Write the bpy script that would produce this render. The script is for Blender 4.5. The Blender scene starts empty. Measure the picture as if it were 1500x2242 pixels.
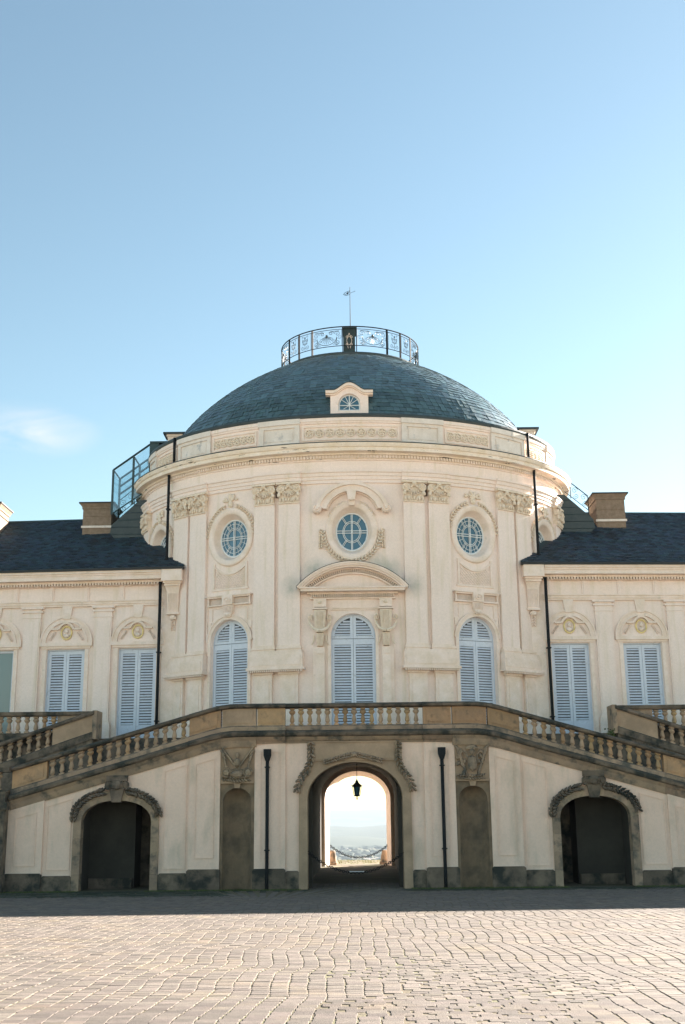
import bpy, math, random
import numpy as np
from math import sin, cos, pi, radians, degrees, sqrt, atan2, hypot
from mathutils import Matrix, Vector
random.seed(7)
scene = bpy.context.scene
col = scene.collection

# ------------------------------------------------------------------ camera
W_PX, F_PX = 1500.0, 2545.0
PITCH, ROLL, YAW = radians(14.41), radians(0.60), radians(0.54)
cam_data = bpy.data.cameras.new('camera')
cam = bpy.data.objects.new('camera', cam_data)
col.objects.link(cam)
cam_data.sensor_fit = 'HORIZONTAL'
cam_data.sensor_width = 24.0
cam_data.lens = 24.0 * F_PX / W_PX
cam_data.clip_start = 0.2
cam_data.clip_end = 80000
_f = Vector((-sin(YAW) * cos(PITCH), cos(YAW) * cos(PITCH), sin(PITCH)))
_r0 = Vector((cos(YAW), sin(YAW), 0)); _u0 = _r0.cross(_f)
_r = _r0 * cos(ROLL) - _u0 * sin(ROLL); _u = _r0 * sin(ROLL) + _u0 * cos(ROLL)
_m = Matrix((_r, _u, -_f)).transposed().to_4x4()
_m.translation = Vector((0.06, -41.8, 2.6))
cam.matrix_world = _m
scene.camera = cam

# ------------------------------------------------------------------ light
SUN_DIR = Vector((2.05, 1.62, .97)).normalized()
SUN_EL = math.asin(SUN_DIR.z)
SUN_AZ = atan2(SUN_DIR.x, SUN_DIR.y)
world = bpy.data.worlds.new('World'); scene.world = world; world.use_nodes = True
wn = world.node_tree.nodes; wl = world.node_tree.links
bg = wn['Background']
sky = wn.new('ShaderNodeTexSky'); sky.sky_type = 'NISHITA'; sky.sun_disc = False
sky.sun_elevation = SUN_EL; sky.sun_rotation = SUN_AZ
sky.altitude = 450; sky.air_density = 1.0; sky.dust_density = 0.35; sky.ozone_density = 2.2
tint = wn.new('ShaderNodeMix'); tint.data_type = 'RGBA'; tint.blend_type = 'MULTIPLY'; tint.inputs[0].default_value = 1
tint.inputs[7].default_value = (.985, .92, .715, 1)   # the film's slightly cyan white balance
wl.new(sky.outputs[0], tint.inputs[6])
# one thin wisp of cloud low on the left
tc = wn.new('ShaderNodeTexCoord'); mp = wn.new('ShaderNodeMapping'); mp.vector_type = 'POINT'
mp.inputs['Location'].default_value = (.272 * 26, 0, -.308 * 70); mp.inputs['Scale'].default_value = (26, 0, 70)
wl.new(tc.outputs['Generated'], mp.inputs[0])
ln = wn.new('ShaderNodeVectorMath'); ln.operation = 'LENGTH'; wl.new(mp.outputs[0], ln.inputs[0])
cn = wn.new('ShaderNodeTexNoise'); cn.inputs['Scale'].default_value = 14; cn.inputs['Detail'].default_value = 7; cn.inputs['Distortion'].default_value = .8
cm = wn.new('ShaderNodeMapping'); cm.inputs['Scale'].default_value = (1, 1, 2.6); cm.inputs['Rotation'].default_value = (0, .35, 0)
wl.new(tc.outputs['Generated'], cm.inputs[0]); wl.new(cm.outputs[0], cn.inputs['Vector'])
fr_ = wn.new('ShaderNodeMapRange'); fr_.inputs[1].default_value = 1.7; fr_.inputs[2].default_value = .3; wl.new(ln.outputs['Value'], fr_.inputs[0])
nr = wn.new('ShaderNodeMapRange'); nr.inputs[1].default_value = .40; nr.inputs[2].default_value = .68; wl.new(cn.outputs[0], nr.inputs[0])
cmul = wn.new('ShaderNodeMath'); cmul.operation = 'MULTIPLY'; fr_.inputs[4].default_value = .55; wl.new(fr_.outputs[0], cmul.inputs[0]); wl.new(nr.outputs[0], cmul.inputs[1])
cx = wn.new('ShaderNodeMix'); cx.data_type = 'RGBA'; cx.inputs[7].default_value = (3.4, 3.3, 3.3, 1)
wl.new(cmul.outputs[0], cx.inputs[0]); wl.new(tint.outputs[2], cx.inputs[6]); wl.new(cx.outputs[2], bg.inputs[0]); bg.inputs[1].default_value = 0.05
sun_d = bpy.data.lights.new('sun', 'SUN'); sun_d.energy = 5.0; sun_d.angle = radians(0.5); sun_d.color = (1.0, 0.91, 0.82)
sun = bpy.data.objects.new('sun', sun_d); col.objects.link(sun)
sun.rotation_euler = SUN_DIR.to_track_quat('Z', 'Y').to_euler()
sun.location = (30, 40, 60)
vs = scene.view_settings
vs.view_transform = 'Standard'; vs.look = 'None'; vs.gamma = 1; vs.use_curve_mapping = False
vs.exposure = 2.75
scene.cycles.max_bounces = 6; scene.cycles.diffuse_bounces = 4
scene.cycles.use_denoising = True

# ------------------------------------------------------------------ materials
def mat(name, c, rough=0.85, c2=None, scale=3.0, c3=None, scale3=.6, thr3=(.5, .75), bump=0.0, bscale=40, island=0.0, objrnd=0.0,
        metal=0.0, spec=0.4, streak=False, detail=6, grime=None, fine=.09):
    m = bpy.data.materials.new(name); m.use_nodes = True
    n, l = m.node_tree.nodes, m.node_tree.links
    b = n['Principled BSDF']; b.inputs['Roughness'].default_value = rough; b.inputs['Metallic'].default_value = metal
    b.inputs['Specular IOR Level'].default_value = spec
    geo = n.new('ShaderNodeNewGeometry')
    out = None
    def rgb(c):
        r = n.new('ShaderNodeRGB'); r.outputs[0].default_value = (*c, 1); return r.outputs[0]
    def mix(a, bb, f, mode='MIX'):
        x = n.new('ShaderNodeMix'); x.data_type = 'RGBA'; x.blend_type = mode
        l.new(a, x.inputs[6]); l.new(bb, x.inputs[7])
        if isinstance(f, float): x.inputs[0].default_value = f
        else: l.new(f, x.inputs[0])
        return x.outputs[2]
    def noise(s, vec=None, det=detail, rgh=.6):
        t = n.new('ShaderNodeTexNoise'); t.inputs['Scale'].default_value = s; t.inputs['Detail'].default_value = det
        t.inputs['Roughness'].default_value = rgh
        l.new(vec if vec else geo.outputs['Position'], t.inputs['Vector']); return t.outputs[0]
    def ramp(v, a, bb):
        r = n.new('ShaderNodeMapRange'); r.inputs[1].default_value = a; r.inputs[2].default_value = bb; l.new(v, r.inputs[0]); return r.outputs[0]
    out = rgb(c)
    if c2: out = mix(out, rgb(c2), ramp(noise(scale), .35, .65))
    if c3:
        vec = None
        if streak:
            mp = n.new('ShaderNodeMapping'); mp.inputs['Scale'].default_value = streak
            l.new(geo.outputs['Position'], mp.inputs[0]); vec = mp.outputs[0]
        out = mix(out, rgb(c3), ramp(noise(scale3, vec), *thr3))
    nf = noise(11, None, 8, .75); hf = n.new('ShaderNodeHueSaturation'); l.new(out, hf.inputs['Color'])
    mf = n.new('ShaderNodeMapRange'); mf.inputs[1].default_value = .25; mf.inputs[2].default_value = .75; mf.inputs[3].default_value = 1 - fine; mf.inputs[4].default_value = 1 + fine
    l.new(nf, mf.inputs[0]); l.new(mf.outputs[0], hf.inputs['Value']); out = hf.outputs[0]
    if grime:   # weathering that gathers on upward-facing ledges
        sx = n.new('ShaderNodeSeparateXYZ'); l.new(geo.outputs['Normal'], sx.inputs[0])
        mm = n.new('ShaderNodeMath'); mm.operation = 'MULTIPLY'
        l.new(ramp(sx.outputs[2], .2, .9), mm.inputs[0]); l.new(ramp(noise(2.5), .3, .6), mm.inputs[1])
        out = mix(out, rgb(grime), mm.outputs[0])
    for k, src in ((island, 'isl'), (objrnd, 'obj')):
        if k:
            if src == 'isl': o = geo.outputs['Random Per Island']
            else:
                oi = n.new('ShaderNodeObjectInfo'); o = oi.outputs['Random']
            h = n.new('ShaderNodeHueSaturation'); l.new(out, h.inputs['Color'])
            r = n.new('ShaderNodeMapRange'); r.inputs[3].default_value = 1 - k; r.inputs[4].default_value = 1 + k
            l.new(o, r.inputs[0]); l.new(r.outputs[0], h.inputs['Value'])
            r2 = n.new('ShaderNodeMapRange'); r2.inputs[3].default_value = .5 - k * .04; r2.inputs[4].default_value = .5 + k * .04
            w = n.new('ShaderNodeMath'); w.operation = 'FRACT'
            w2 = n.new('ShaderNodeMath'); w2.operation = 'MULTIPLY'; w2.inputs[1].default_value = 17.3
            l.new(o, w2.inputs[0]); l.new(w2.outputs[0], w.inputs[0]); l.new(w.outputs[0], r2.inputs[0]); l.new(r2.outputs[0], h.inputs['Hue'])
            out = h.outputs[0]
    l.new(out, b.inputs['Base Color'])
    if bump:
        bp = n.new('ShaderNodeBump'); bp.inputs['Strength'].default_value = bump; bp.inputs['Distance'].default_value = .02
        l.new(noise(bscale), bp.inputs['Height']); l.new(bp.outputs[0], b.inputs['Normal'])
    return m
M = {}
M['plaster'] = mat('plaster', (.89, .74, .665), .9, (.85, .70, .61), .8, (.72, .60, .46), 1.0, (.53, .78), bump=.25, bscale=60, streak=(3.2, 3.2, .28))
def stain(m, pts, colr):
    n, l = m.node_tree.nodes, m.node_tree.links; b = n['Principled BSDF']; src = b.inputs['Base Color'].links[0].from_socket
    g = n.new('ShaderNodeNewGeometry'); t = n.new('ShaderNodeTexNoise'); t.inputs['Scale'].default_value = 3.5; l.new(g.outputs['Position'], t.inputs['Vector'])
    for p, rad in pts:
        d = n.new('ShaderNodeVectorMath'); d.operation = 'DISTANCE'; d.inputs[1].default_value = p; l.new(g.outputs['Position'], d.inputs[0])
        r_ = n.new('ShaderNodeMapRange'); r_.inputs[1].default_value = rad; r_.inputs[2].default_value = 0; l.new(d.outputs['Value'], r_.inputs[0])
        mu = n.new('ShaderNodeMath'); mu.operation = 'MULTIPLY'; l.new(r_.outputs[0], mu.inputs[0]); l.new(t.outputs[0], mu.inputs[1])
        mu2 = n.new('ShaderNodeMath'); mu2.operation = 'MULTIPLY'; mu2.use_clamp = True; mu2.inputs[1].default_value = 1.0; l.new(mu.outputs[0], mu2.inputs[0])
        x = n.new('ShaderNodeMix'); x.data_type = 'RGBA'; x.inputs[7].default_value = (*colr, 1); l.new(mu2.outputs[0], x.inputs[0]); l.new(src, x.inputs[6]); src = x.outputs[2]
    l.new(src, b.inputs['Base Color'])
stain(M['plaster'], [((-2.4, 3.9, 11.25), .55), ((2.4, 3.9, 11.25), .6), ((-1.5, 3.8, 11.95), .55), ((1.5, 3.8, 11.95), .6), ((1.0, 3.7, 12.3), .4)], (.30, .34, .27))
M['trim'] = mat('trim', (.89, .74, .655), .85, (.79, .64, .52), 2.2, (.50, .44, .36), 3, (.62, .85), bump=.3, bscale=50)
M['carved'] = mat('carved', (.85, .72, .60), .85, (.75, .61, .46), 9, bump=.5, bscale=70)
M['white_stone'] = mat('white_stone', (.80, .71, .64), .85, (.70, .61, .53), 2, (.32, .32, .33), 2.2, (.6, .75), bump=.3)
M['cornice'] = mat('cornice', (.87, .745, .64), .85, (.79, .65, .50), 2, (.15, .12, .09), 1.6, (.635, .645), streak=(1, 1, 9), bump=.2)
M['wall_low'] = mat('wall_low', (.89, .65, .52), .9, (.83, .60, .47), .7, (.50, .41, .31), 1.5, (.5, .85), streak=(1, 1, .3), bump=.35, bscale=50)
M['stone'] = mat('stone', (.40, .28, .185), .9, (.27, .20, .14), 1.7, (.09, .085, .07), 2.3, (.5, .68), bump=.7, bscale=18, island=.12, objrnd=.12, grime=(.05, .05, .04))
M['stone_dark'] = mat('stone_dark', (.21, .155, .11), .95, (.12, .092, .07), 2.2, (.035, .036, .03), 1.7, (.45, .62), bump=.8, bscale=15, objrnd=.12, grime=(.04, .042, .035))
M['stone_orange'] = mat('stone_orange', (.46, .285, .15), .9, (.34, .225, .13), 3, (.13, .10, .07), 2.6, (.55, .75), bump=.6, bscale=20, objrnd=.22)
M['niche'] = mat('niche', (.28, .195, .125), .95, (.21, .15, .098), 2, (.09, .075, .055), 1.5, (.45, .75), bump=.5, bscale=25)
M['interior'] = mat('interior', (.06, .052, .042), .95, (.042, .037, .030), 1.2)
M['stone_block'] = mat('stone_block', (.46, .315, .21), .95, (.32, .225, .15), 1.5, bump=.6, bscale=25)
M['slate'] = mat('slate', (.062, .112, .132), .40, (.046, .083, .10), 5, island=.3, objrnd=.3, spec=.9, bump=.3, bscale=30)
M['slate_dark'] = mat('slate_dark', (.019, .043, .060), .65, (.012, .028, .041), 5, island=.6, objrnd=.35, spec=.4, bump=.3)
M['lead'] = mat('lead', (.03, .045, .05), .5, (.045, .06, .062), 3)
M['gutter'] = mat('gutter', (.02, .022, .022), .6)
M['iron'] = mat('iron', (.014, .016, .018), .75, spec=.15)
M['iron_pale'] = mat('iron_pale', (.10, .12, .13), .45, (.06, .07, .08), 9, metal=.2)
M['iron_green'] = mat('iron_green', (.035, .06, .06), .6, (.02, .035, .035), 6)
M['green_steel'] = mat('green_steel', (.03, .06, .065), .5)
M['shutter'] = mat('shutter', (.65, .69, .77), .6, (.60, .65, .74), 3, (.36, .38, .40), 5, (.6, .8))
M['white_paint'] = mat('white_paint', (.75, .77, .78), .5)
M['gold'] = mat('gold', (.85, .68, .32), .55, (.78, .60, .28), 8, metal=.1)
M['chimney'] = mat('chimney', (.27, .20, .145), .9, (.20, .145, .10), 5, bump=.6, bscale=30)
M['rust'] = mat('rust', (.13, .07, .045), .8, (.08, .06, .05), 8)
M['shutter_shadow'] = mat('shutter_shadow', (.10, .105, .12), .8)  # shadow behind the shutter slats, put into the door backing's colour
M['dark'] = mat('dark', (.02, .02, .022), .8)
M['grass'] = mat('grass', (.06, .09, .02), .8, (.10, .12, .03), 5, island=.4)
M['moss'] = mat('moss', (.16, .17, .035), .9, (.10, .12, .03), 8, island=.4)
M['sett_moss'] = mat('sett_moss', (.075, .078, .058), .9, (.035, .044, .022), 2.5, (.016, .024, .010), 1.1, (.42, .56), bump=.6, island=.2)
M['sett'] = mat('sett', (.124, .102, .083), .85, (.098, .081, .065), 9, (.155, .120, .078), 1.1, (.5, .8), bump=.35, bscale=60, island=.27, objrnd=.27, fine=.22)
def glass_mat(name, c, rough):
    m = bpy.data.materials.new(name); m.use_nodes = True
    b = m.node_tree.nodes['Principled BSDF']
    b.inputs['Base Color'].default_value = (*c, 1); b.inputs['Roughness'].default_value = rough
    b.inputs['Specular IOR Level'].default_value = 0.9
    return m
M['pane'] = glass_mat('pane', (.035, .11, .165), .08)
M['pane_teal'] = glass_mat('pane_teal', (.10, .16, .17), .25)
def clear_glass():
    m = bpy.data.materials.new('clear_glass'); m.use_nodes = True
    n, l = m.node_tree.nodes, m.node_tree.links
    b = n['Principled BSDF']; n.remove(b)
    t = n.new('ShaderNodeBsdfTransparent'); t.inputs[0].default_value = (.80, .88, .90, 1)
    g = n.new('ShaderNodeBsdfGlossy'); g.inputs['Roughness'].default_value = .05
    mx = n.new('ShaderNodeMixShader'); mx.inputs[0].default_value = .12
    l.new(t.outputs[0], mx.inputs[1]); l.new(g.outputs[0], mx.inputs[2]); l.new(mx.outputs[0], n['Material Output'].inputs[0])
    return m
M['clear'] = clear_glass()
def ground_mat():
    m = mat('ground', (.16, .13, .09), .95, (.10, .095, .055), 1.5, (.06, .075, .025), .8, (.45, .7), bump=.8, bscale=12)
    return m
M['bounce_gravel'] = mat('bounce_gravel', (.50, .43, .35), .95, (.44, .38, .30), 2, bump=.5)  # pale gravel for the unseen court, kept light to brighten the facade
M['ground'] = mat('ground', (.125, .095, .058), .95, (.10, .082, .045), 1.5, (.17, .17, .08), .8, (.5, .75), bump=.8, bscale=12)
def land_mat():
    m = mat('land', (.045, .065, .03), .95, (.02, .035, .018), .004, (.16, .15, .09), .0016, (.54, .60))
    return m
M['land'] = land_mat()
M['hill'] = mat('hill', (.03, .045, .022), .95, (.05, .065, .03), .002, (.12, .12, .07), .0012, (.58, .64))
M['house'] = mat('house', (.55, .48, .42), .8, island=.3)

# ------------------------------------------------------------------ helpers
WM = {}
class MB:
    def __init__(s): s.v = []; s.f = []
    def add(s, vs_, fs_):
        k = len(s.v); s.v += [tuple(p) for p in vs_]; s.f += [tuple(i + k for i in f) for f in fs_]
    def box(s, x0, x1, y0, y1, z0, z1, fn=None):
        p = [(x0, y0, z0), (x1, y0, z0), (x1, y1, z0), (x0, y1, z0), (x0, y0, z1), (x1, y0, z1), (x1, y1, z1), (x0, y1, z1)]
        if fn: p = [fn(*q) for q in p]
        s.add(p, [(0, 3, 2, 1), (4, 5, 6, 7), (0, 1, 5, 4), (1, 2, 6, 5), (2, 3, 7, 6), (3, 0, 4, 7)])
    def prism(s, pts, y0, y1):      # polygon in x,z extruded along y
        n = len(pts)
        s.add([(x, y0, z) for x, z in pts] + [(x, y1, z) for x, z in pts],
              [tuple(range(n)), tuple(range(2 * n - 1, n - 1, -1))] + [(i, i + n, (i + 1) % n + n, (i + 1) % n) for i in range(n)])
    def tube(s, pts, r, n=6, closed=False):
        pts = [Vector(p) for p in pts]; k = len(s.v); m = len(pts)
        for i, p in enumerate(pts):
            a = pts[(i + 1) % m] if (closed or i < m - 1) else p
            b = pts[(i - 1) % m] if (closed or i > 0) else p
            d = (a - b).normalized() if (a - b).length > 1e-9 else Vector((0, 0, 1))
            u = d.cross(Vector((0, 0, 1)) if abs(d.z) < .9 else Vector((0, 1, 0))).normalized(); w = d.cross(u)
            rr = r[i] if isinstance(r, (list, tuple)) else r
            for j in range(n):
                q = p + (u * cos(2 * pi * j / n) + w * sin(2 * pi * j / n)) * rr
                s.v.append(tuple(q))
        for i in range(m if closed else m - 1):
            for j in range(n):
                a = k + i * n + j; b = k + i * n + (j + 1) % n
                c = k + ((i + 1) % m) * n + (j + 1) % n; d = k + ((i + 1) % m) * n + j
                s.f.append((a, b, c, d))
        if not closed:
            s.f.append(tuple(k + j for j in range(n))[::-1]); s.f.append(tuple(k + (m - 1) * n + j for j in range(n)))
    def lathe(s, prof, n=12, o=(0, 0, 0), sq=False):
        k = len(s.v)
        for r, z in prof:
            for j in range(n):
                a = 2 * pi * (j + .5) / n
                s.v.append((o[0] + r * cos(a), o[1] + r * sin(a), o[2] + z))
        for i in range(len(prof) - 1):
            for j in range(n):
                s.f.append((k + i * n + j, k + i * n + (j + 1) % n, k + (i + 1) * n + (j + 1) % n, k + (i + 1) * n + j))
        s.f.append(tuple(k + j for j in range(n))[::-1]); s.f.append(tuple(k + (len(prof) - 1) * n + j for j in range(n)))
    def blob(s, c, r, rot=0.0, n=6, jit=.15):   # small rounded leaf or bud; r=(rx,ry,rz)
        k = len(s.v); cr, sr = cos(rot), sin(rot)
        rows = [(-1, 0), (-.6, .8), (.1, 1), (.7, .65), (1, 0)]
        first = None
        for zi, rr in rows:
            m = 1 if rr == 0 else n
            for j in range(m):
                a = 2 * pi * j / n
                q = 1 + random.uniform(-jit, jit)
                x = rr * cos(a) * r[0] * q; y = rr * sin(a) * r[1] * q; z = zi * r[2]
                s.v.append((c[0] + x * cr - z * sr, c[1] + y, c[2] + x * sr + z * cr))
        for j in range(n): s.f.append((k, k + 1 + (j + 1) % n, k + 1 + j))
        for i in range(2):
            for j in range(n):
                a = k + 1 + i * n
                s.f.append((a + j, a + (j + 1) % n, a + n + (j + 1) % n, a + n + j))
        t = k + 1 + 3 * n
        for j in range(n): s.f.append((t, k + 1 + 2 * n + j, k + 1 + 2 * n + (j + 1) % n))
    def garland(s, pts, r, step=.5, depth=None):
        L = 0
        for i in range(len(pts) - 1):
            a, b = Vector(pts[i]), Vector(pts[i + 1]); d = b - a; n = max(1, int(d.length / (r * step * 2)))
            ang = atan2(d.z, d.x) - pi / 2
            for j in range(n):
                p = a + d * (j / n)
                for q in (-1, 1):
                    e = Vector((d.z, 0, -d.x)).normalized() * (q * r * .55)
                    s.blob(p + e + Vector((0, random.uniform(-.2, .2) * r, 0)), (r * .42, (depth or r) * .8, r * .95), ang - q * .6 + random.uniform(-.3, .3), 5, .25)
    def mesh(s, name, m=None, smooth=False):
        me = bpy.data.meshes.new(name); me.from_pydata(s.v, [], s.f)
        if m: me.materials.append(M[m])
        if smooth: me.polygons.foreach_set('use_smooth', [True] * len(me.polygons))
        me.update(); return me
    def map(s, fn): s.v = [tuple(fn(*p)) for p in s.v]; return s
def link(name, data, parent=None, mw=None):
    o = bpy.data.objects.new(name, data); col.objects.link(o)
    mw = mw if mw is not None else Matrix.Identity(4)
    WM[o.name] = mw.copy()
    if parent is not None:
        o.parent = parent; o.matrix_basis = WM[parent.name].inverted() @ mw
    else: o.matrix_basis = mw
    return o
def ob(name, mb, m, parent=None, mw=None, smooth=False, **kw):
    o = link(name, mb.mesh(name, m, smooth) if isinstance(mb, MB) else mb, parent, mw)
    for k, v in kw.items(): o[k] = v
    return o
def thing(name, label, cat, loc=(0, 0, 0), group=None):
    o = link(name, None, None, Matrix.Translation(loc)); o.empty_display_size = .3
    o['label'] = label; o['category'] = cat
    if group: o['group'] = group
    return o
def tag(o, label, cat, group=None):
    o['label'] = label; o['category'] = cat
    if group: o['group'] = group
    return o
def T(x, y, z): return Matrix.Translation((x, y, z))

# ------------------------------------------------------------------ ellipse of the rotunda
EA, EB, YC = 9.6, 7.3, 11.0
def Em(t, off, z, a=EA, b=EB):
    r = radians(t); nx, ny = sin(r) / a, -cos(r) / b; L = hypot(nx, ny)
    return (a * sin(r) + nx / L * off, YC - b * cos(r) + ny / L * off, z)
def dsdt(t, a=EA, b=EB): r = radians(t); return hypot(a * cos(r), b * sin(r)) * pi / 180
def frame(t, off=0, a=EA, b=EB, z=0):
    r = radians(t); n = Vector((sin(r) / a, -cos(r) / b, 0)).normalized()
    p = Vector(Em(t, off, z, a, b)); X = Vector((-n.y, n.x, 0)); Y = -n
    m = Matrix((X, Y, Vector((0, 0, 1)))).transposed().to_4x4(); m.translation = p; return m
def sweep(mb, prof, t0=-180, t1=180, n=120, a=EA, b=EB, closed=True):
    k = len(mb.v); m = len(prof)
    cnt = n if closed else n + 1
    for i in range(cnt):
        t = t0 + (t1 - t0) * i / n
        for off, z in prof: mb.v.append(Em(t, off, z, a, b))
    for i in range(n):
        i2 = (i + 1) % cnt
        for j in range(m - 1):
            mb.f.append((k + i * m + j, k + i2 * m + j, k + i2 * m + j + 1, k + i * m + j + 1))
    if not closed:
        mb.f.append(tuple(k + j for j in range(m))[::-1]); mb.f.append(tuple(k + n * m + j for j in range(m)))
def tbox(mb, t0, t1, o0, o1, z0, z1, n=6, a=EA, b=EB):
    sweep(mb, [(o0, z0), (o1, z0), (o1, z1), (o0, z1)], t0, t1, n, a, b, closed=False)
def curtain(mb, xs, zb, zt, fn, nz=1):
    k = len(mb.v)
    for x in xs:
        for j in range(nz + 1):
            mb.v.append(tuple(fn(x, zb(x) + (zt(x) - zb(x)) * j / nz)))
    for i in range(len(xs) - 1):
        for j in range(nz):
            a = k + i * (nz + 1) + j; mb.f.append((a, a + nz + 1, a + nz + 2, a + 1))
def lin(a, b, n): return [a + (b - a) * i / n for i in range(n + 1)]
def cosl(a, b, n): return [a + (b - a) * (1 - cos(pi * i / n)) / 2 for i in range(n + 1)]
def reveal(mb, pts, fn0, fn1):
    k = len(mb.v); n = len(pts)
    for p in pts: mb.v.append(tuple(fn0(*p)))
    for p in pts: mb.v.append(tuple(fn1(*p)))
    for i in range(n - 1): mb.f.append((k + i, k + i + 1, k + n + i + 1, k + n + i))
def arch_pts(cx, h, z0, zs, rise, n=20, e=2.0):
    p = [(cx - h, z0)]
    for i in range(n + 1):
        a = pi - pi * i / n; c, s_ = cos(a), sin(a)
        p.append((cx + h * math.copysign(abs(c) ** (2 / e), c), zs + rise * abs(s_) ** (2 / e)))
    p.append((cx + h, z0)); return p
def arch_z(x, h, zs, rise, e=2.0):
    q = min(1, abs(x) / h); return zs + rise * (1 - q ** e) ** (1 / e)

# ================================================================== PALACE ROTUNDA
rot = thing('palace_rotunda', 'cream domed oval rotunda with paired pilasters rising behind the double staircase', 'rotunda', (0, 11, 0))
BAYS = [-60.5, -31.4, 0, 31.4, 60.5]
DZ0, DSPR, = 5.38, 9.24
def win_geo(t0):
    if t0 == 0: return dict(dh=.885, zs=9.25, rise=.90, ow=.80, oh=.97, cz=13.53)
    return dict(dh=.86, zs=9.22, rise=.90, ow=.80, oh=.97, cz=13.56)
wall = MB()
half = 6.6
edges = []
for t0 in BAYS:
    g = win_geo(t0); k = dsdt(t0)
    f = lambda x, z, t0=t0, k=k: Em(t0 + x / k, 0, z)
    hw = half * k; ZM = 11.6; ZT = 15.6
    # door zone
    curtain(wall, lin(-hw, -g['dh'], 2), lambda x: 5.3, lambda x: ZM, f)
    curtain(wall, lin(g['dh'], hw, 2), lambda x: 5.3, lambda x: ZM, f)
    curtain(wall, cosl(-g['dh'], g['dh'], 20), lambda x: arch_z(x, g['dh'], g['zs'], g['rise']), lambda x: ZM, f)
    # oval zone
    for sg in (-1, 1):
        curtain(wall, lin(sg * hw, sg * g['ow'], 2) if sg < 0 else lin(g['ow'], hw, 2), lambda x: ZM, lambda x: ZT, f)
    xs = cosl(-g['ow'], g['ow'], 24)
    curtain(wall, xs, lambda x: ZM, lambda x: g['cz'] - g['oh'] * sqrt(max(0, 1 - (x / g['ow']) ** 2)), f)
    curtain(wall, xs, lambda x: g['cz'] + g['oh'] * sqrt(max(0, 1 - (x / g['ow']) ** 2)), lambda x: ZT, f)
    edges.append((t0 - half, t0 + half))
# reveals
for t0 in BAYS:
    g = win_geo(t0); k = dsdt(t0)
    f0 = lambda x, z: Em(t0 + x / k, 0, z); f1 = lambda x, z: Em(t0 + x * .97 / k, -.4, z)
    reveal(wall, arch_pts(0, g['dh'], 5.3, g['zs'], g['rise']), f0, lambda x, z: Em(t0 + x / k, -.35, z))
for a_, b_ in zip([-180 - 0] + [e[1] for e in edges], [e[0] for e in edges] + [180]):
    n = max(2, int((b_ - a_) / 3))
    curtain(wall, lin(a_, b_, n), lambda x: 5.3, lambda x: 15.6, lambda x, z: Em(x, 0, z))
# basement, rear half only (the passage mouth is left open)
for a_, b_ in ((91, 168.5), (191.5, 269)):
    curtain(wall, lin(a_, b_, 30), lambda x: -.3, lambda x: 5.3, lambda x, z: Em(x, 0, z))
ob('wall', wall, 'plaster', rot)

# entablature
ent = MB(); sweep(ent, [(0, 15.5), (.07, 15.5), (.07, 15.63), (.11, 15.64), (.11, 15.77), (.15, 15.78), (.17, 15.9), (.22, 15.93), (.22, 15.99), (.05, 16.0), (.05, 16.43), (.10, 16.45), (.10, 16.50), (.0, 16.5)], n=144)
ob('architrave', ent, 'plaster', rot)
brk = MB()
PIL = []
for c0 in (15.15, 21.55, 41.65, 48.4, 71.0, 77.5):
    for sg in (-1, 1): PIL.append(sg * c0)
for a_, b_ in ((12.2, 24.4), (38.4, 51.6), (67.5, 81)):
    for sg in (-1, 1):
        t0, t1 = sorted((sg * a_, sg * b_))
        brk = MB(); sweep(brk, [(0, 15.5), (.15, 15.49), (.15, 15.62), (.19, 15.63), (.19, 15.76), (.23, 15.77), (.26, 15.9), (.30, 15.93), (.30, 16.0), (0, 16.005)], t0, t1, 8, closed=False); ob('architrave_break', brk, 'plaster', rot)
cor = MB(); sweep(cor, [(.0, 16.49), (.13, 16.5), (.13, 16.64), (.24, 16.65), (.26, 16.70), (.30, 16.72), (.50, 16.74), (.51, 16.88), (.56, 16.91), (.60, 17.0), (.61, 17.06), (-.2, 17.10)], n=160)
ob('cornice', cor, 'cornice', rot)
den = MB(); N = 470
for i in range(N):
    t = -180 + 360 * (i / N)
    w = .6 * 360 / N
    tbox(den, t, t + w, .12, .205, 16.52, 16.635, 1)
ob('dentil_course', den, 'trim', rot, kind='stuff')
edge = MB(); sweep(edge, [(-.2, 17.095), (.62, 17.064), (.63, 17.064), (.63, 17.095), (-.2, 17.16)], n=144)
ob('cornice_flashing', edge, 'lead', rot)
# parapet (own smaller ellipse)
PA, PB = 9.43, 7.13
par = MB(); sweep(par, [(0, 17.1), (.03, 17.1), (.03, 17.34), (0, 17.34), (0, 18.12), (.05, 18.13), (.07, 18.2), (.10, 18.22), (.10, 18.36), (-.6, 18.37)], n=144, a=PA, b=PB)
parapet = ob('parapet', par, 'plaster', rot)
segs = []
for sg in (-1, 1):
    for a_, b_ in ((12.9, 23.8), (39.0, 52.5), (67, 76)):
        t0, t1 = sorted((sg * a_, sg * b_)); p = MB(); o1 = .10
        tbox(p, t0, t1, -.05, o1, 17.12, 17.36, 5, PA, PB); tbox(p, t0, t1, -.05, o1 + .002, 18.0, 18.14, 5, PA, PB)
        m_ = 1.3
        tbox(p, t0, t0 + m_, -.05, o1 + .001, 17.36, 18.0, 2, PA, PB); tbox(p, t1 - m_, t1, -.05, o1 + .001, 17.36, 18.0, 2, PA, PB)
        tbox(p, t0 + m_, t1 - m_, -.05, .045, 17.36, 18.0, 4, PA, PB)
        tbox(p, t0 + m_ + .5, t1 - m_ - .5, .0, .065, 17.46, 17.90, 4, PA, PB)
        tbox(p, t0 - .2, t1 + .2, -.02, .16, 18.14, 18.36, 5, PA, PB)
        ob('parapet_panel', p, 'white_stone', parapet)
ros = MB()
for j in range(16):
    pass
ring = [(.165 * cos(a), 0, .165 * sin(a)) for a in [2 * pi * i / 16 for i in range(16)]]
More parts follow.
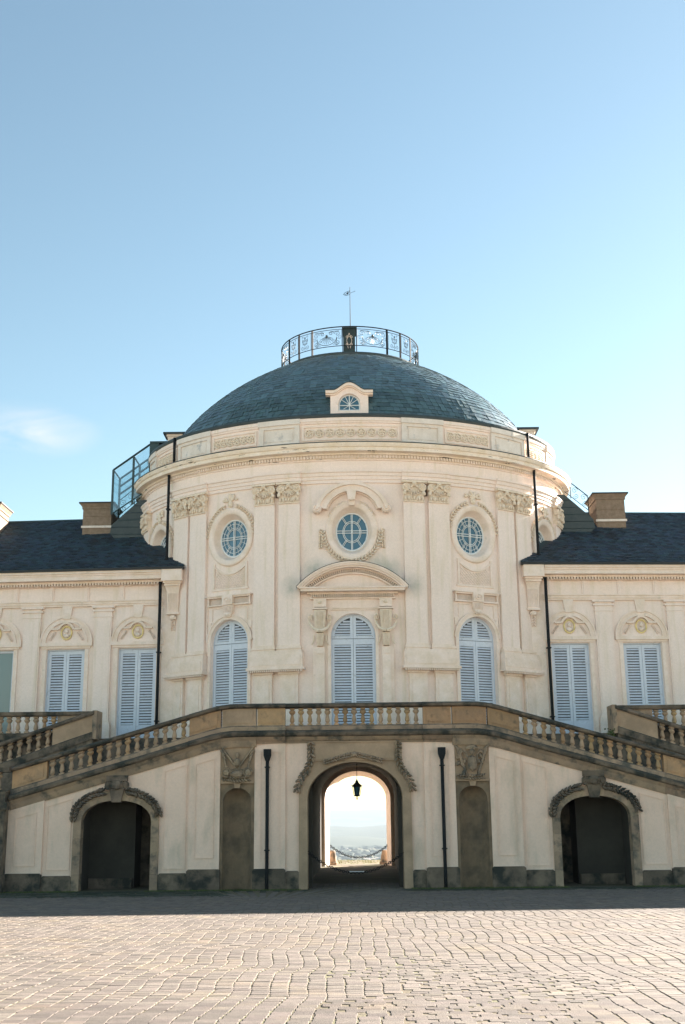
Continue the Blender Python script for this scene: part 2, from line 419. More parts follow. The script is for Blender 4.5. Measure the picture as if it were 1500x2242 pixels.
ros.tube(ring, .040, 5, closed=True)
for j in range(5):
    a = 2 * pi * j / 5 + .3; ros.blob((.075 * cos(a), -.01, .075 * sin(a)), (.045, .035, .06), a - pi / 2, 6, .1)
ros.blob((0, -.03, 0), (.03, .03, .03))
ros_me = ros.mesh('rosette', 'carved')
for a_, b_, n in ((-12.3, 12.3, 9), (24.6, 38.4, 6), (-38.4, -24.6, 6), (53.5, 66, 5), (-66, -53.5, 5)):
    fr = MB(); e = .5
    tbox(fr, a_, b_, -.02, .05, 17.40, 17.47, 8, PA, PB); tbox(fr, a_, b_, -.02, .05, 17.97, 18.03, 8, PA, PB)
    tbox(fr, a_, a_ + e, -.02, .049, 17.47, 17.97, 1, PA, PB); tbox(fr, b_ - e, b_, -.02, .049, 17.47, 17.97, 1, PA, PB)
    ob('relief_frame', fr, 'trim', parapet)
    for i in range(n):
        t = a_ + e + (b_ - a_ - 2 * e) * (i + .5) / n
        ob('rosette', ros_me, None, parapet, frame(t, .03, PA, PB, 17.72))
# roof edge gutter + flat ring between parapet and dome
gut = MB(); sweep(gut, [(-.3, 18.36), (.13, 18.372), (.16, 18.44), (.14, 18.52), (.0, 18.55), (-.7, 18.62), (-1.2, 18.62)], n=144, a=PA, b=PB)
ob('roof_gutter', gut, 'lead', rot)

# dome
DOME = [(8.55, 18.5), (8.33, 19.0), (7.93, 19.66), (7.38, 20.30), (6.70, 20.93), (5.92, 21.53), (5.08, 22.04), (4.2, 22.48), (3.38, 22.80)]
def dome_b(a): return a - (.3 + 1.9 * (a - 3.45) / 5.27)
def smooth_prof(pts, n=60):
    # catmull-rom
    out = []; P_ = [pts[0]] + pts + [pts[-1]]
    for i in range(1, len(P_) - 2):
        p0, p1, p2, p3 = P_[i - 1:i + 3]
        for j in range(8):
            t = j / 8
            out.append(tuple(.5 * (2 * p1[k] + (-p0[k] + p2[k]) * t + (2 * p0[k] - 5 * p1[k] + 4 * p2[k] - p3[k]) * t * t + (-p0[k] + 3 * p1[k] - 3 * p2[k] + p3[k]) * t ** 3) for k in (0, 1)))
    out.append(pts[-1]); return out
DP = smooth_prof(DOME)
dome = MB(); nd = 96
for i in range(nd):
    r = 2 * pi * i / nd
    for a, z in DP: dome.v.append(((a - .03) * sin(r), YC - (dome_b(a) - .03) * cos(r), z - .03))
m = len(DP)
for i in range(nd):
    for j in range(m - 1):
        dome.f.append((i * m + j, ((i + 1) % nd) * m + j, ((i + 1) % nd) * m + j + 1, i * m + j + 1))
dome.f.append(tuple(i * m + m - 1 for i in range(nd)))
dome_o = ob('dome', dome, 'slate_dark', rot)
# slates: rows up the profile
cum = [0]
for i in range(1, m): cum.append(cum[-1] + hypot(DP[i][0] - DP[i - 1][0], DP[i][1] - DP[i - 1][1]))
def dprof(s):
    i = 0
    while i < m - 2 and cum[i + 1] < s: i += 1
    u = (s - cum[i]) / (cum[i + 1] - cum[i]); a = DP[i][0] + (DP[i + 1][0] - DP[i][0]) * u; z = DP[i][1] + (DP[i + 1][1] - DP[i][1]) * u
    return a, z
sl_me = MB(); w2 = .137
sl_me.add([(-w2, 0, 0), (w2, 0, 0), (w2, .38, 0), (-w2, .38, 0), (-w2, 0, .026), (w2, .0, .026), (w2, .38, .006), (-w2, .38, .006)],
          [(4, 5, 6, 7), (0, 1, 5, 4), (1, 2, 6, 5), (3, 0, 4, 7)])
slate_mesh = sl_me.mesh('slate', 'slate')
slates = []
row = 0.235; s = .05; ri = 0
while s < cum[-1] - .1:
    a, z = dprof(s); a2, z2 = dprof(min(s + .2, cum[-1] - .01)); b = dome_b(a); b2 = dome_b(a2)
    per = 2 * pi * sqrt((a * a + b * b) / 2); n = int(per / .285)
    acc = 0; t = (ri % 2) * .5 * 360 / n
    steps = []
    tt = -180.0
    while tt < 180: steps.append(tt); tt += .285 / dsdt(tt, a, b)
    offs = (ri % 2) * .5 + random.uniform(-.08, .08)
    for j, t in enumerate(steps):
        t = t + offs * .285 / dsdt(t, a, b); r = radians(t)
        p = Vector((a * sin(r), YC - b * cos(r), z)); q = Vector((a2 * sin(r), YC - b2 * cos(r), z2))
        up = (q - p).normalized(); X = Vector((a * cos(r), b * sin(r), 0)).normalized(); Nn = X.cross(up).normalized()
        ang = random.gauss(0, .035); tilt = random.gauss(.045, .035)
        up2 = (up * cos(tilt) - Nn * sin(tilt)); N2 = X.cross(up2).normalized()
        X2 = (X * cos(ang) + N2 * sin(ang)); N3 = X2.cross(up2).normalized()
        mm = Matrix((X2, up2, N3)).transposed().to_4x4(); mm.translation = p + Nn * (.012 + random.uniform(0, .005))
        slates.append((t, s, mm))
    s += row; ri += 1
front = [x for x in slates if abs(x[0]) < 42 and x[1] < 3.6]
front.sort(key=lambda x: (x[1], abs(x[0])))
keep = set(id(x) for x in front[:300])
rest = MB()
base = sl_me.v[:]; bf = sl_me.f[:]
for x in slates:
    if id(x) in keep: ob('slate', slate_mesh, None, dome_o, x[2])
    else:
        k = len(rest.v); mm = x[2]
        rest.v += [tuple(mm @ Vector(p)) for p in base]; rest.f += [tuple(i + k for i in f) for f in bf]
ob('slate_covering', rest, 'slate', dome_o, kind='stuff')
# curb and deck on the crown
cr = MB(); sweep(cr, [(0, 22.7), (.06, 22.74), (.08, 22.88), (.02, 22.95), (-.3, 22.99), (-1.6, 23.0), (-2.9, 23.01)], n=72, a=3.38, b=3.08)
ob('crown_curb', cr, 'lead', rot)

# ---- doors with louvred shutters
slat_cache = {}
def slat_mesh(w, d=.092, th=.014):
    k = round(w, 3)
    if k not in slat_cache:
        mb = MB(); c, s_ = cos(radians(52)), sin(radians(52))
        def rt(x, y, z): return (x, y * c - z * s_, y * s_ + z * c)
        # front edge low, so rain runs off
        mb.box(-w / 2, w / 2, -d / 2, d / 2, -th / 2, th / 2, fn=lambda x, y, z: rt(x, y, z))
        slat_cache[k] = mb.mesh('slat', 'shutter')
    return slat_cache[k]
def shutter_leaf(parent, mw, x0, x1, z0, z1, st=.09, top=.16, bot=.13, pitch=.105, panel=0.0):
    """rectangular louvred leaf in its local frame, front face at y=0"""
    f = MB(); th = .05
    f.box(x0, x0 + st, 0, th, z0, z1); f.box(x1 - st, x1, 0, th, z0, z1)
    zb = z0 + bot + panel; f.box(x0 + st, x1 - st, 0.002, th - .002, z0, zb)
    f.box(x0 + st, x1 - st, 0.002, th - .002, z1 - top, z1)
    if panel:
        f.box(x0 + st + .06, x1 - st - .06, -.012, .004, z0 + .14, zb - .12)
    o = ob('shutter', f, 'shutter', parent, mw)
    w = x1 - x0 - 2 * st; n = int((z1 - top - zb) / pitch); p = (z1 - top - zb) / n
    for i in range(n):
        ob('slat', slat_mesh(w), None, o, mw @ T((x0 + x1) / 2, .028, zb + p * (i + .5)))
    return o
def arched_leaf(parent, mw, sg, h, zb, zs, rise, st=.09, bot=.10, pitch=.105):
    """half of the arched head, sg side"""
    f = MB(); th = .05; c = .002
    outer = []; inner = []
    zz = lambda x: arch_z(x, h, zs, rise)
    xs = cosl(0.004, h, 14)
    for i in range(len(xs) - 1):
        xa, xb = xs[i], xs[i + 1]
        def dn(x):  # inner edge of the curved rail
            hh = h - st; q = max(0.0, 1 - (x / hh) ** 2) if x < hh else 0
            return max(zs, zs + (rise - st) * sqrt(q)) if x < hh else zs
        pts = [(sg * xa, dn(xa)), (sg * xb, dn(xb)), (sg * xb, zz(xb)), (sg * xa, zz(xa))]
        f.prism(pts, 0, th)
    a, b = sorted((sg * (h - st), sg * h)); f.box(a, b, c, th - c, zb, zs)
    a, b = sorted((sg * .004, sg * (st + .03))); f.box(a, b, .001, th - .001, zb, zs + rise - st)
    a, b = sorted((sg * .12, sg * (h - st))); f.box(a, b, .003, th - .003, zb, zb + bot)
    o = ob('shutter', f, 'shutter', parent, mw)
    z = zb + bot + pitch / 2
    while z < zs + rise - st - .05:
        hh = h - st
        xe = hh if z < zs else hh * sqrt(max(0, 1 - ((z + .03 - zs) / (rise - st)) ** 2))
        w = xe - .12
        if w > .08: ob('slat', slat_mesh(round(w, 2)), None, o, mw @ T(sg * (.12 + w / 2), .028, z))
        z += pitch
for t0 in (-31.4, 0, 31.4, -60.5, 60.5):
    g = win_geo(t0); mw = frame(t0, -.20); h = g['dh'] - .02
    d = link('shuttered_door', None, rot, mw)
    fr = MB(); pts = arch_pts(0, g['dh'], DZ0, g['zs'], g['rise']); pin = arch_pts(0, g['dh'] - .045, DZ0, g['zs'], g['rise'] - .045)
    for i in range(len(pts) - 1):
        fr.add([(pts[i][0], -.02, pts[i][1]), (pts[i + 1][0], -.02, pts[i + 1][1]), (pin[i + 1][0], -.02, pin[i + 1][1]), (pin[i][0], -.02, pin[i][1]),
                (pin[i][0], .06, pin[i][1]), (pin[i + 1][0], .06, pin[i + 1][1])], [(0, 1, 2, 3), (3, 2, 5, 4)])
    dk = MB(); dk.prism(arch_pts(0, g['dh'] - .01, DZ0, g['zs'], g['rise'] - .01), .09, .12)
    zsplit = 9.17
    if abs(t0) > 50:
        ob('door_backing', dk, 'shutter_shadow', rot, mw); ob('door_frame', fr, 'shutter', rot, mw)
        bpy.data.objects.remove(d); continue
    bpy.data.objects.remove(d)
    ob('door_frame', fr, 'shutter', rot, mw); ob('door_backing', dk, 'shutter_shadow', rot, mw)
    for sg in (-1, 1):
        a, b = sorted((sg * .006, sg * (h - .03)))
        shutter_leaf(rot, mw, a, b, DZ0 + .02, zsplit - .01, top=.22)
        arched_leaf(rot, mw, sg, h - .03, zsplit + .01, g['zs'], g['rise'] - .05)

# ---- oval windows
def oval_window(t0):
    g = win_geo(t0); mw = frame(t0, 0, z=g['cz']); ow, oh = g['ow'], g['oh']
    fr = MB(); prof = [(1.33, .0), (1.32, -.07), (1.24, -.10), (1.12, -.06), (1.03, -.05), (1.0, -.02), (.98, .02), (.80, .36)]  # scale, depth
    n = 40; k = 0
    sag = lambda x: 0
    for sc, y in prof:
        for i in range(n):
            a = 2 * pi * i / n; sx = ow * sc if sc >= 1 else ow - (1 - sc) * .9 * ow; sz = oh * sc if sc < 1 else oh + (sc - 1) * .62 * oh
            sx = ow + (sc - 1) * .8 if sc > 1 else ow * sc
            sz = oh + (sc - 1) * .8 if sc > 1 else oh * sc
            x = sx * cos(a); z = sz * sin(a)
            fr.v.append((x, y + x * x * .055, z))
    for j in range(len(prof) - 1):
        for i in range(n): fr.f.append((j * n + i, (j + 1) * n + i, (j + 1) * n + (i + 1) % n, j * n + (i + 1) % n))
    wo = ob('oval_window', fr, 'trim', rot, mw, smooth=True)
    gw, gh = ow * .795, oh * .80
    def ell(s, k=32, y=.32): return [(gw * s * cos(2 * pi * i / k), y, gh * s * sin(2 * pi * i / k)) for i in range(k)]
    bars = MB()
    bars.tube(ell(1.0), .035, 5, True); bars.tube(ell(.50, 28), .014, 4, True); bars.tube(ell(.58, 28), .014, 4, True)
    for x in ((-.022, .022) if t0 == 0 else (-.03, .03)):
        bars.box(x - .012, x + .012, .30, .335, -gh, gh)
    for z in (-.045, .045): bars.box(-gw, gw, .301, .334, z - .013, z + .013)
    for sx in (-1, 1):
        for sz in (-1, 1):
            a = radians(52)
            for d_ in (-.03, .03):
                p0 = (gw * .56 * cos(a) * sx + d_ * sz, .32, gh * .56 * sin(a) * sz - d_ * sx * .0); p1 = (gw * cos(a) * sx + d_ * sz, .32, gh * sin(a) * sz)
                bars.tube([p0, p1], .012, 4)
    if t0 != 0:
        bars.tube(ell(.80, 28), .012, 4, True)
        for k_ in range(8):
            a = 2 * pi * (k_ + .5) / 8
            bars.tube([(gw * .58 * cos(a), .32, gh * .58 * sin(a)), (gw * cos(a), .32, gh * sin(a))], .010, 4)
    bars.lathe([(.02, -.09), (.05, -.05), (.03, 0), (.05, .05), (.02, .09)], 8, (0, .29, 0))
    ob('glazing_bars', bars, 'white_paint', wo, mw)
    pn = MB(); e = ell(1.02, 32, .35); pn.v = e; pn.f = [tuple(range(32))[::-1]]
    ob('pane', pn, 'pane', wo, mw)
    return wo
for t0 in BAYS: oval_window(t0)

# ---- decoration of each bay
def arc(cx, cz, rx, rz, a0, a1, n=16, y=0): return [(cx + rx * cos(radians(a0 + (a1 - a0) * i / n)), y, cz + rz * sin(radians(a0 + (a1 - a0) * i / n))) for i in range(n + 1)]
def curved_band(mb, cx, cz, rx0, rz0, rx1, rz1, a0, a1, y0, y1, n=20):
    pi_, po = arc(cx, cz, rx0, rz0, a0, a1, n), arc(cx, cz, rx1, rz1, a0, a1, n)
    for i in range(n):
        q = [(pi_[i][0], pi_[i][2]), (pi_[i + 1][0], pi_[i + 1][2]), (po[i + 1][0], po[i + 1][2]), (po[i][0], po[i][2])]
        mb.prism(q, y0, y1)
def bend(t0, z0=0):    # maps local facade coords onto the ellipse around t0
    k = dsdt(t0)
    return lambda x, y, z: Em(t0 + x / k, -y, z + z0)
for t0 in (-60.5, -31.4, 31.4, 60.5):
    B = bend(t0)
    d = MB()   # lattice panel below the oval
    zb, zt = 11.42, 12.36
    top = lambda x: zt - .34 * (1 - (x / .74) ** 2) if abs(x) < .74 else zt
    for sg in (-1, 1): d.box(min(sg * .72, sg * .8), max(sg * .72, sg * .8), -.06, .02, zb, zt + .12)
    d.box(-.86, .86, -.065, .02, zb - .08, zb)
    xs = lin(-.72, .72, 12)
    for i in range(12): d.prism([(xs[i], top(xs[i]) - .05), (xs[i + 1], top(xs[i + 1]) - .05), (xs[i + 1], top(xs[i + 1]) + .03), (xs[i], top(xs[i]) + .03)], -.055, .02)
    for i in range(-11, 12):
        for sg in (-1, 1):
            pts = []
            for j in range(18):
                z = zb + .02 + j * .055; x = i * .125 + sg * (z - zb) * .95
                if abs(x) < .7 and z < top(x) - .06: pts.append((x, -.012, z))
            if len(pts) > 2: d.tube([pts[0], pts[len(pts) // 2], pts[-1]], .014, 4)
    ob('lattice_panel', d.map(B), 'trim', rot)
    g_ = MB()   # garland over the oval, crest above
    for sg in (-1, 1): g_.garland([(sg * abs(p[0]), -.05, p[2]) for p in arc(0, 13.56, 1.12, 1.30, 5, 82, 12)], .095)
    for i in range(26):
        a = random.uniform(0, pi); r = random.uniform(.05, .33)
        g_.blob((r * cos(a) * 1.1, -.05, 14.98 + r * sin(a) * .9 + .1), (.05, .05, .085), a - pi / 2)
    g_.blob((0, -.06, 14.95), (.13, .06, .17)); g_.blob((0, -.08, 14.93), (.08, .06, .11))
    ob('garland', g_.map(B), 'carved', rot)
    l_ = MB()   # lintel with fluted panels
    l_.box(-1.0, 1.0, -.19, .02, 11.02, 11.08); l_.box(-1.04, 1.04, -.25, .02, 11.08, 11.13); l_.box(-1.0, 1.0, -.15, .02, 10.70, 10.76)
    for sg in (-1, 1):
        l_.box(min(sg * .93, sg * .98), max(sg * .93, sg * .98), -.13, .02, 10.76, 11.02)
        for i in range(18): x = sg * (.27 + i * .036); l_.box(x - .010, x + .010, -.05, .02, 10.78, 11.0)
    l_.box(-.24, .24, -.22, .02, 10.71, 11.09)
    l_.tube([(.15 * cos(2 * pi * i / 14), -.23, 10.9 + .11 * sin(2 * pi * i / 14)) for i in range(14)], .02, 5, True)
    l_.blob((0, -.23, 10.9), (.08, .04, .06))
    ob('lintel', l_.map(B), 'trim', rot)
    k_ = MB()   # keystone, archivolt and jambs round the door
    k_.prism([(-.24, 10.70), (-.22, 10.45), (-.12, 10.22), (.12, 10.22), (.22, 10.45), (.24, 10.70)], -.16, .02)
    for i in range(7): x = -.18 + i * .06; k_.box(x - .014, x + .014, -.19, -.15, 10.42, 10.66)
    k_.blob((0, -.17, 10.32), (.16, .05, .09))
    curved_band(k_, 0, 9.22, .87, .91, 1.0, 1.04, 0, 180, -.07, .02, 20)
    curved_band(k_, 0, 9.22, 1.0, 1.04, 1.06, 1.10, 2, 178, -.10, .02, 20)
    for sg in (-1, 1):
        k_.box(min(sg * .87, sg * 1.0), max(sg * .87, sg * 1.0), -.068, .02, 5.4, 9.22)
        k_.box(min(sg * 1.05, sg * 1.10), max(sg * 1.05, sg * 1.10), -.06, .02, 9.3, 10.7)
        # spandrel panel frame
        x0, x1 = sorted((sg * .30, sg * .82)); k_.box(x0, x1, -.035, .02, 10.60, 10.63)
        a_, b_ = sorted((sg * .80, sg * .83)); k_.box(a_, b_, -.035, .02, 10.1, 10.6)
        a_, b_ = sorted((sg * .86, sg * 1.02)); k_.box(a_, b_, -.04, .02, 9.75, 10.05)
    ob('archivolt', k_.map(B), 'trim', rot)
# central bay
c_ = MB()
curved_band(c_, .02, 14.10, 1.08, 1.02, 1.42, 1.30, 15, 165, -.26, .02, 24)
curved_band(c_, .02, 14.10, 1.36, 1.26, 1.50, 1.38, 14, 166, -.34, .02, 24)
curved_band(c_, .02, 14.10, 1.02, .97, 1.10, 1.03, 16, 164, -.10, .02, 24)
k0 = len(c_.v)
for sg in (-1, 1):
    q = MB(); q.lathe([(.10, .0), (.19, .02), (.19, .28), (.14, .34), (.10, .30), (.05, .36), (.02, .36)], 14)
    q.map(lambda x, y, z: (x + sg * 1.40, -z, y + 14.38)); ob('scroll_boss', q, 'trim', rot, T(0, 3.70, 0))
c_.prism([(-.20, 15.10), (-.13, 14.72), (.13, 14.72), (.20, 15.10)], -.36, .02)
c_.prism([(-.16, 14.72), (-.10, 14.52), (.10, 14.52), (.16, 14.72)], -.22, .02)
c_.blob((0, -.30, 14.78), (.12, .08, .12))
c_.v = [v for i, v in enumerate(c_.v)]
ob('window_hood', c_, 'trim', rot, T(0, 3.70, 0))
for sg in (-1, 1):
    g_ = MB(); g_.garland([(sg * abs(p[0]), -.06, p[2]) for p in arc(0, 13.5, 1.16, 1.25, -88, 5, 14)], .10)
    g_.garland([(sg * 1.24, -.05, 13.55), (sg * 1.26, -.05, 13.0), (sg * 1.25, -.05, 12.75)], .075)
    ob('garland', g_.map(bend(0)), 'carved', rot)
    g_ = MB(); g_.garland([(sg * abs(p[0]), -.05, p[2]) for p in arc(0, 13.55, 1.03, 1.17, 30, 75, 8)], .07); ob('garland', g_.map(bend(0)), 'carved', rot)
pd = MB()   # segmental pediment over the central door: arc through (+-2.2,11.15) and (0,12.16)
R_ = (2.2 ** 2 + 1.0 ** 2) / 2.0; zc = 12.14 - R_; am = degrees(atan2(11.14 - zc, 2.2))
def seg(r0, r1, y0, y1, cut=0):
    a0 = am + cut
    curved_band(pd, 0, zc, r0, r0, r1, r1, a0, 180 - a0, y0, y1, 30)
seg(R_ - .07, R_, -.62, .3); seg(R_ - .14, R_ - .07, -.58, .3, .3); seg(R_ - .21, R_ - .14, -.50, .3, .8)
seg(R_ - .42, R_ - .36, -.16, .3, 6)
for i in range(44):
    a = radians(am + 9 + (180 - 2 * am - 18) * i / 43); da = .009
    r0, r1 = R_ - .35, R_ - .24
    pd.prism([(r0 * cos(a - da), zc + r0 * sin(a - da)), (r0 * cos(a + da), zc + r0 * sin(a + da)), (r1 * cos(a + da), zc + r1 * sin(a + da)), (r1 * cos(a - da), zc + r1 * sin(a - da))], -.22, .1)
seg(R_ - .24, R_ - .20, -.26, .3, 3)
pd.box(-2.05, 2.05, -.55, .3, 10.97, 11.07); pd.box(-2.10, 2.10, -.60, .3, 11.07, 11.13)
pd.box(-1.80, 1.80, -.22, .3, 10.90, 10.97)
for i in range(46): x = -1.62 + 3.24 * i / 45; pd.box(x - .02, x + .02, -.20, .1, 10.78, 10.90)
pd.box(-1.70, 1.70, -.12, .3, 10.72, 10.78)
ob('pediment', pd, 'trim', rot, T(0, 3.72, 0))
fl = MB(); curved_band(fl, 0, zc, R_ + .002, R_ + .002, R_ + .02, R_ + .02, am, 180 - am, -.63, .3, 30)
ob('pediment_flashing', fl, 'gutter', rot, T(0, 3.72, 0))
ed = MB()
ed.box(-1.55, 1.55, -.05, .2, 10.28, 10.34); ed.box(-1.55, 1.55, -.08, .2, 10.34, 10.38)
for sg in (-1, 1):
    cx = sg * 1.30
    ed.box(cx - .25, cx + .25, -.20, .2, 10.40, 10.72); ed.box(cx - .29, cx + .29, -.26, .2, 10.30, 10.36)
    ed.box(cx - .02, cx + .28, -.05, .2, 5.4, 8.80) if sg > 0 else ed.box(cx - .28, cx + .02, -.05, .2, 5.4, 8.80)
    ed.box(cx - .17, cx + .17, -.10, .2, 5.4, 8.82)
    ed.box(cx - .11, cx + .11, -.13, -.09, 8.55, 8.60)
ed.box(.885, 1.0, -.03, .1, 5.4, 10.28); ed.box(-1.0, -.885, -.03, .1, 5.4, 10.28)
ob('door_surround', ed, 'trim', rot, T(0, 3.72, 0))
for sg in (-1, 1):   # scrolled consoles
    q = MB(); cx = 0
    q.prism([(-.24, 10.28), (.24, 10.28), (.20, 9.62), (.14, 9.40), (-.14, 9.40), (-.20, 9.62)], -.24, .1)
    for i in range(5): x = -.14 + i * .07; q.box(x - .014, x + .014, -.28, -.22, 9.5, 10.24)
    q.prism([(-.15, 9.36), (.15, 9.36), (.12, 8.86), (-.12, 8.86)], -.20, .1)
    for i in range(3): x = -.07 + i * .07; q.box(x - .014, x + .014, -.24, -.18, 8.88, 9.34)
    for s2 in (-1, 1):
        sp = [(s2 * (.36 + .10 * (1 - i / 16) * cos(i * .6)), -.12, 9.98 + .13 * (1 - i / 16) * sin(i * .6)) for i in range(14)]
        q.tube(sp, .032, 5)
        q.tube([(s2 * .46, -.12, 9.98), (s2 * .40, -.14, 9.75), (s2 * .26, -.2, 9.55), (s2 * .10, -.26, 9.46), (0, -.28, 9.44)], [.03, .045, .06, .07, .07], 6)
        q.tube([(s2 * .24, -.08, 9.3), (s2 * .26, -.08, 9.05), (s2 * .33, -.08, 8.92)], .03, 5)
    q.blob((0, -.22, 10.58), (.1, .05, .07))
    ob('console', q, 'carved', rot, T(sg * 1.30, 3.74, 0))

# ---- pilasters
def capital():
    c = MB(); w = .44
    c.box(-w, w, -.13, .1, 0, .045)
    c.box(-w * .93, w * .93, -.10, .1, .045, .82)
    c.box(-w - .07, w + .07, -.21, .1, .80, .88)
    for sg in (-1, 1):
        q = MB(); q.lathe([(.155, 0), (.165, .03), (.165, .20), (.13, .22), (.115, .19), (.085, .19), (.07, .225), (.04, .20), (.035, .235), (.0, .24)], 14)
        q.map(lambda x, y, z: (x + sg * .34, -z, y + .60)); c.add(q.v, q.f)
        c.blob((sg * .40, -.17, .37), (.08, .07, .12), sg * .3); c.blob((sg * .20, -.16, .16), (.055, .05, .09)); c.blob((sg * .20, -.17, .08), (.03, .04, .05))
    c.garland([(-.24, -.17, .48), (-.12, -.19, .36), (0, -.2, .32), (.12, -.19, .36), (.24, -.17, .48)], .075)
    for i in range(9): a = pi * i / 8; c.blob((.13 * cos(a), -.17, .60 + .11 * sin(a)), (.035, .05, .06), a - pi / 2)
    c.blob((0, -.2, .76), (.1, .06, .07))
    for i in range(7): c.blob((-.36 + .12 * i, -.13, .14 + random.uniform(0, .05)), (.05, .045, .10), random.uniform(-.2, .2))
    return c.mesh('capital', 'carved')
cap_me = capital()
for t in PIL:
    k = dsdt(t); h = .44 / k
    p = MB(); tbox(p, t - h, t + h, -.02, .14, 8.94, 14.78, 4)
    pil = ob('pilaster', p, 'plaster', rot)
    ob('capital', cap_me, None, pil, frame(t, 0.07, z=14.70))
    bs = MB()
    for e, z0, z1 in ((.20, 8.60, 8.72), (.10, 8.72, 8.78), (.14, 8.78, 8.86), (.05, 8.86, 8.95)):
        hh = (.44 + e * .5) / k; tbox(bs, t - hh, t + hh, -.01, .10 + e, z0, z1, 3)
    ob('base', bs, 'trim', pil)
    pe = MB(); hh = .36 / k
    tbox(pe, t - hh, t + hh, -.01, .14, 5.4, 7.88, 3); hh = .25 / k; tbox(pe, t - hh, t + hh, .1, .165, 6.0, 7.55, 3)
    hh = .42 / k; tbox(pe, t - hh, t + hh, -.01, .22, 7.80, 7.95, 3)
    if abs(t) > 35:
        for i in range(4): tbox(pe, t - .28 / k + i * .15 / k, t - .28 / k + (i * .15 + .09) / k, .1, .22, 5.95, 6.02, 1)
    ob('pedestal', pe, 'trim', pil)
for a_, b_ in ((11.7, 24.9), (38.0, 52.4), (67, 81.4)):
    for sg in (-1, 1):
        t0, t1 = sorted((sg * a_, sg * b_)); p = MB()
        tbox(p, t0, t1, -.01, .33, 8.06, 8.60, 8); tbox(p, t0 + .5, t1 - .5, .3, .36, 8.14, 8.50, 6); tbox(p, t0 - .4, t1 + .4, -.01, .44, 7.955, 8.06, 8)
        for i in range(26):
            tt = t0 + (t1 - t0) * (i + .2) / 26; tbox(p, tt, tt + (t1 - t0) / 42, .2, .41, 7.88, 7.95, 1)
        ob('pedestal_block', p, 'trim', rot)
        q = MB(); tm = (t0 + t1) / 2
        tbox(q, tm - .35, tm + .35, .0, .09, 15.0, 15.42, 1)
        ob('rusted_bracket', q, 'rust', rot)

# ---- dormer
dm = link('dormer', None, rot, T(-.04, 4.55, 0))
WM[dm.name] = T(-.04, 4.55, 0)
q = MB()
hw = .80
curt = lambda x: 19.66 if abs(x) > .66 else 19.66 + .34 * ((cos(x / .66 * pi) + 1) / 2) ** .8
ap = lambda x: arch_z(x, .46, 19.20, .46)
curtain(q, lin(-hw, -.46, 3), lambda x: 18.6, curt, lambda x, z: (x, 0, z)); curtain(q, lin(.46, hw, 3), lambda x: 18.6, curt, lambda x, z: (x, 0, z))
curtain(q, cosl(-.46, .46, 16), ap, curt, lambda x, z: (x, 0, z)); q.box(-.46, .46, .0, .1, 18.6, 18.92)
reveal(q, arch_pts(0, .46, 18.92, 19.20, .46), lambda x, z: (x, 0, z), lambda x, z: (x, .14, z))
q.box(-hw, -hw + .05, .005, 2.2, 18.6, 19.6); q.box(hw - .05, hw, .005, 2.2, 18.6, 19.6)
curved_band(q, 0, 19.20, .47, .47, .53, .53, 0, 180, -.04, .02, 16)
ob('front', q, 'plaster', dm, T(-.04, 4.55, 0))
q = MB(); xs = lin(-1.0, 1.0, 28)
for i in range(28):
    a, b = xs[i], xs[i + 1]; q.prism([(a, curt(a)), (b, curt(b)), (b, curt(b) + .12), (a, curt(a) + .12)], -.16, .2)
    q.prism([(a, curt(a) - .06), (b, curt(b) - .06), (b, curt(b)), (a, curt(a))], -.08, .2)
ob('hood', q, 'trim', dm, T(-.04, 4.55, 0))
q = MB()
for i in range(28):
    a, b = xs[i], xs[i + 1]; q.prism([(a, curt(a) + .12), (b, curt(b) + .12), (b, curt(b) + .16), (a, curt(a) + .16)], -.18, 2.4)
ob('roof', q, 'lead', dm, T(-.04, 4.55, 0))
wd = link('window', None, dm, T(-.04, 4.55, 0)); bpy.data.objects.remove(wd)
q = MB(); pts = [(x, .1, z) for x, z in arch_pts(0, .43, 18.95, 19.20, .43)]; q.tube(pts, .028, 4); q.tube([(0, .1, 18.95), (0, .1, 19.62)], .02, 4)
q.tube([(-.43, .1, 18.96), (.43, .1, 18.96)], .03, 4); q.tube([(-.43, .1, 19.18), (.43, .1, 19.18)], .022, 4)
for a in (35, 65, 115, 145): q.tube([(0, .1, 19.2), (.42 * cos(radians(a)), .1, 19.2 + .42 * sin(radians(a)))], .013, 4)
for a in (215, 325): q.tube([(0, .1, 19.18), (.3 * cos(radians(a)), .1, 19.18 + .28 * sin(radians(a)))], .013, 4)
ob('window_frame', q, 'white_paint', dm, T(-.04, 4.55, 0))
q = MB(); q.prism(arch_pts(0, .45, 18.9, 19.20, .45), .13, .15); ob('pane', q, 'pane', dm, T(-.04, 4.55, 0))

# ---- iron railing round the crown
rl = thing('crown_railing', 'scrolled wrought iron railing circling the top of the dome', 'railing', (0, 11, 23.1))
RA, RB = 3.31, 3.0
for z, r in ((24.36, .028), (23.42, .018), (24.24, .014)):
    q = MB(); q.tube([Em(-180 + 360 * i / 96, 0, z, RA, RB) for i in range(96)], r, 5, True); ob('rail', q, 'iron', rl)
def scroll(q, cx, cz, r, sx=1, sz=1, turns=1.4, n=18, w=.011, fn=None):
    pts = []
    for i in range(n + 1):
        a = i / n * turns * 2 * pi; rr = r * (1 - .85 * i / n)
        pts.append((cx + sx * (rr * cos(a)), 0, cz + sz * (rr * sin(a))))
    q.tube(pts, w, 4)
npan = 0
t = 5.5
tl = [(-5.5, 5.5, 'g')]
div = []
pats = [(5.5, 32, 'b'), (32, 46, 's'), (46, 60, 's'), (60, 88, 'b'), (88, 104, 's'), (104, 132, 'b'), (132, 148, 's'), (148, 175, 'b')]
post = MB(); post.box(-.018, .018, -.018, .018, 23.05, 24.38); post_me = post.mesh('post', 'iron')
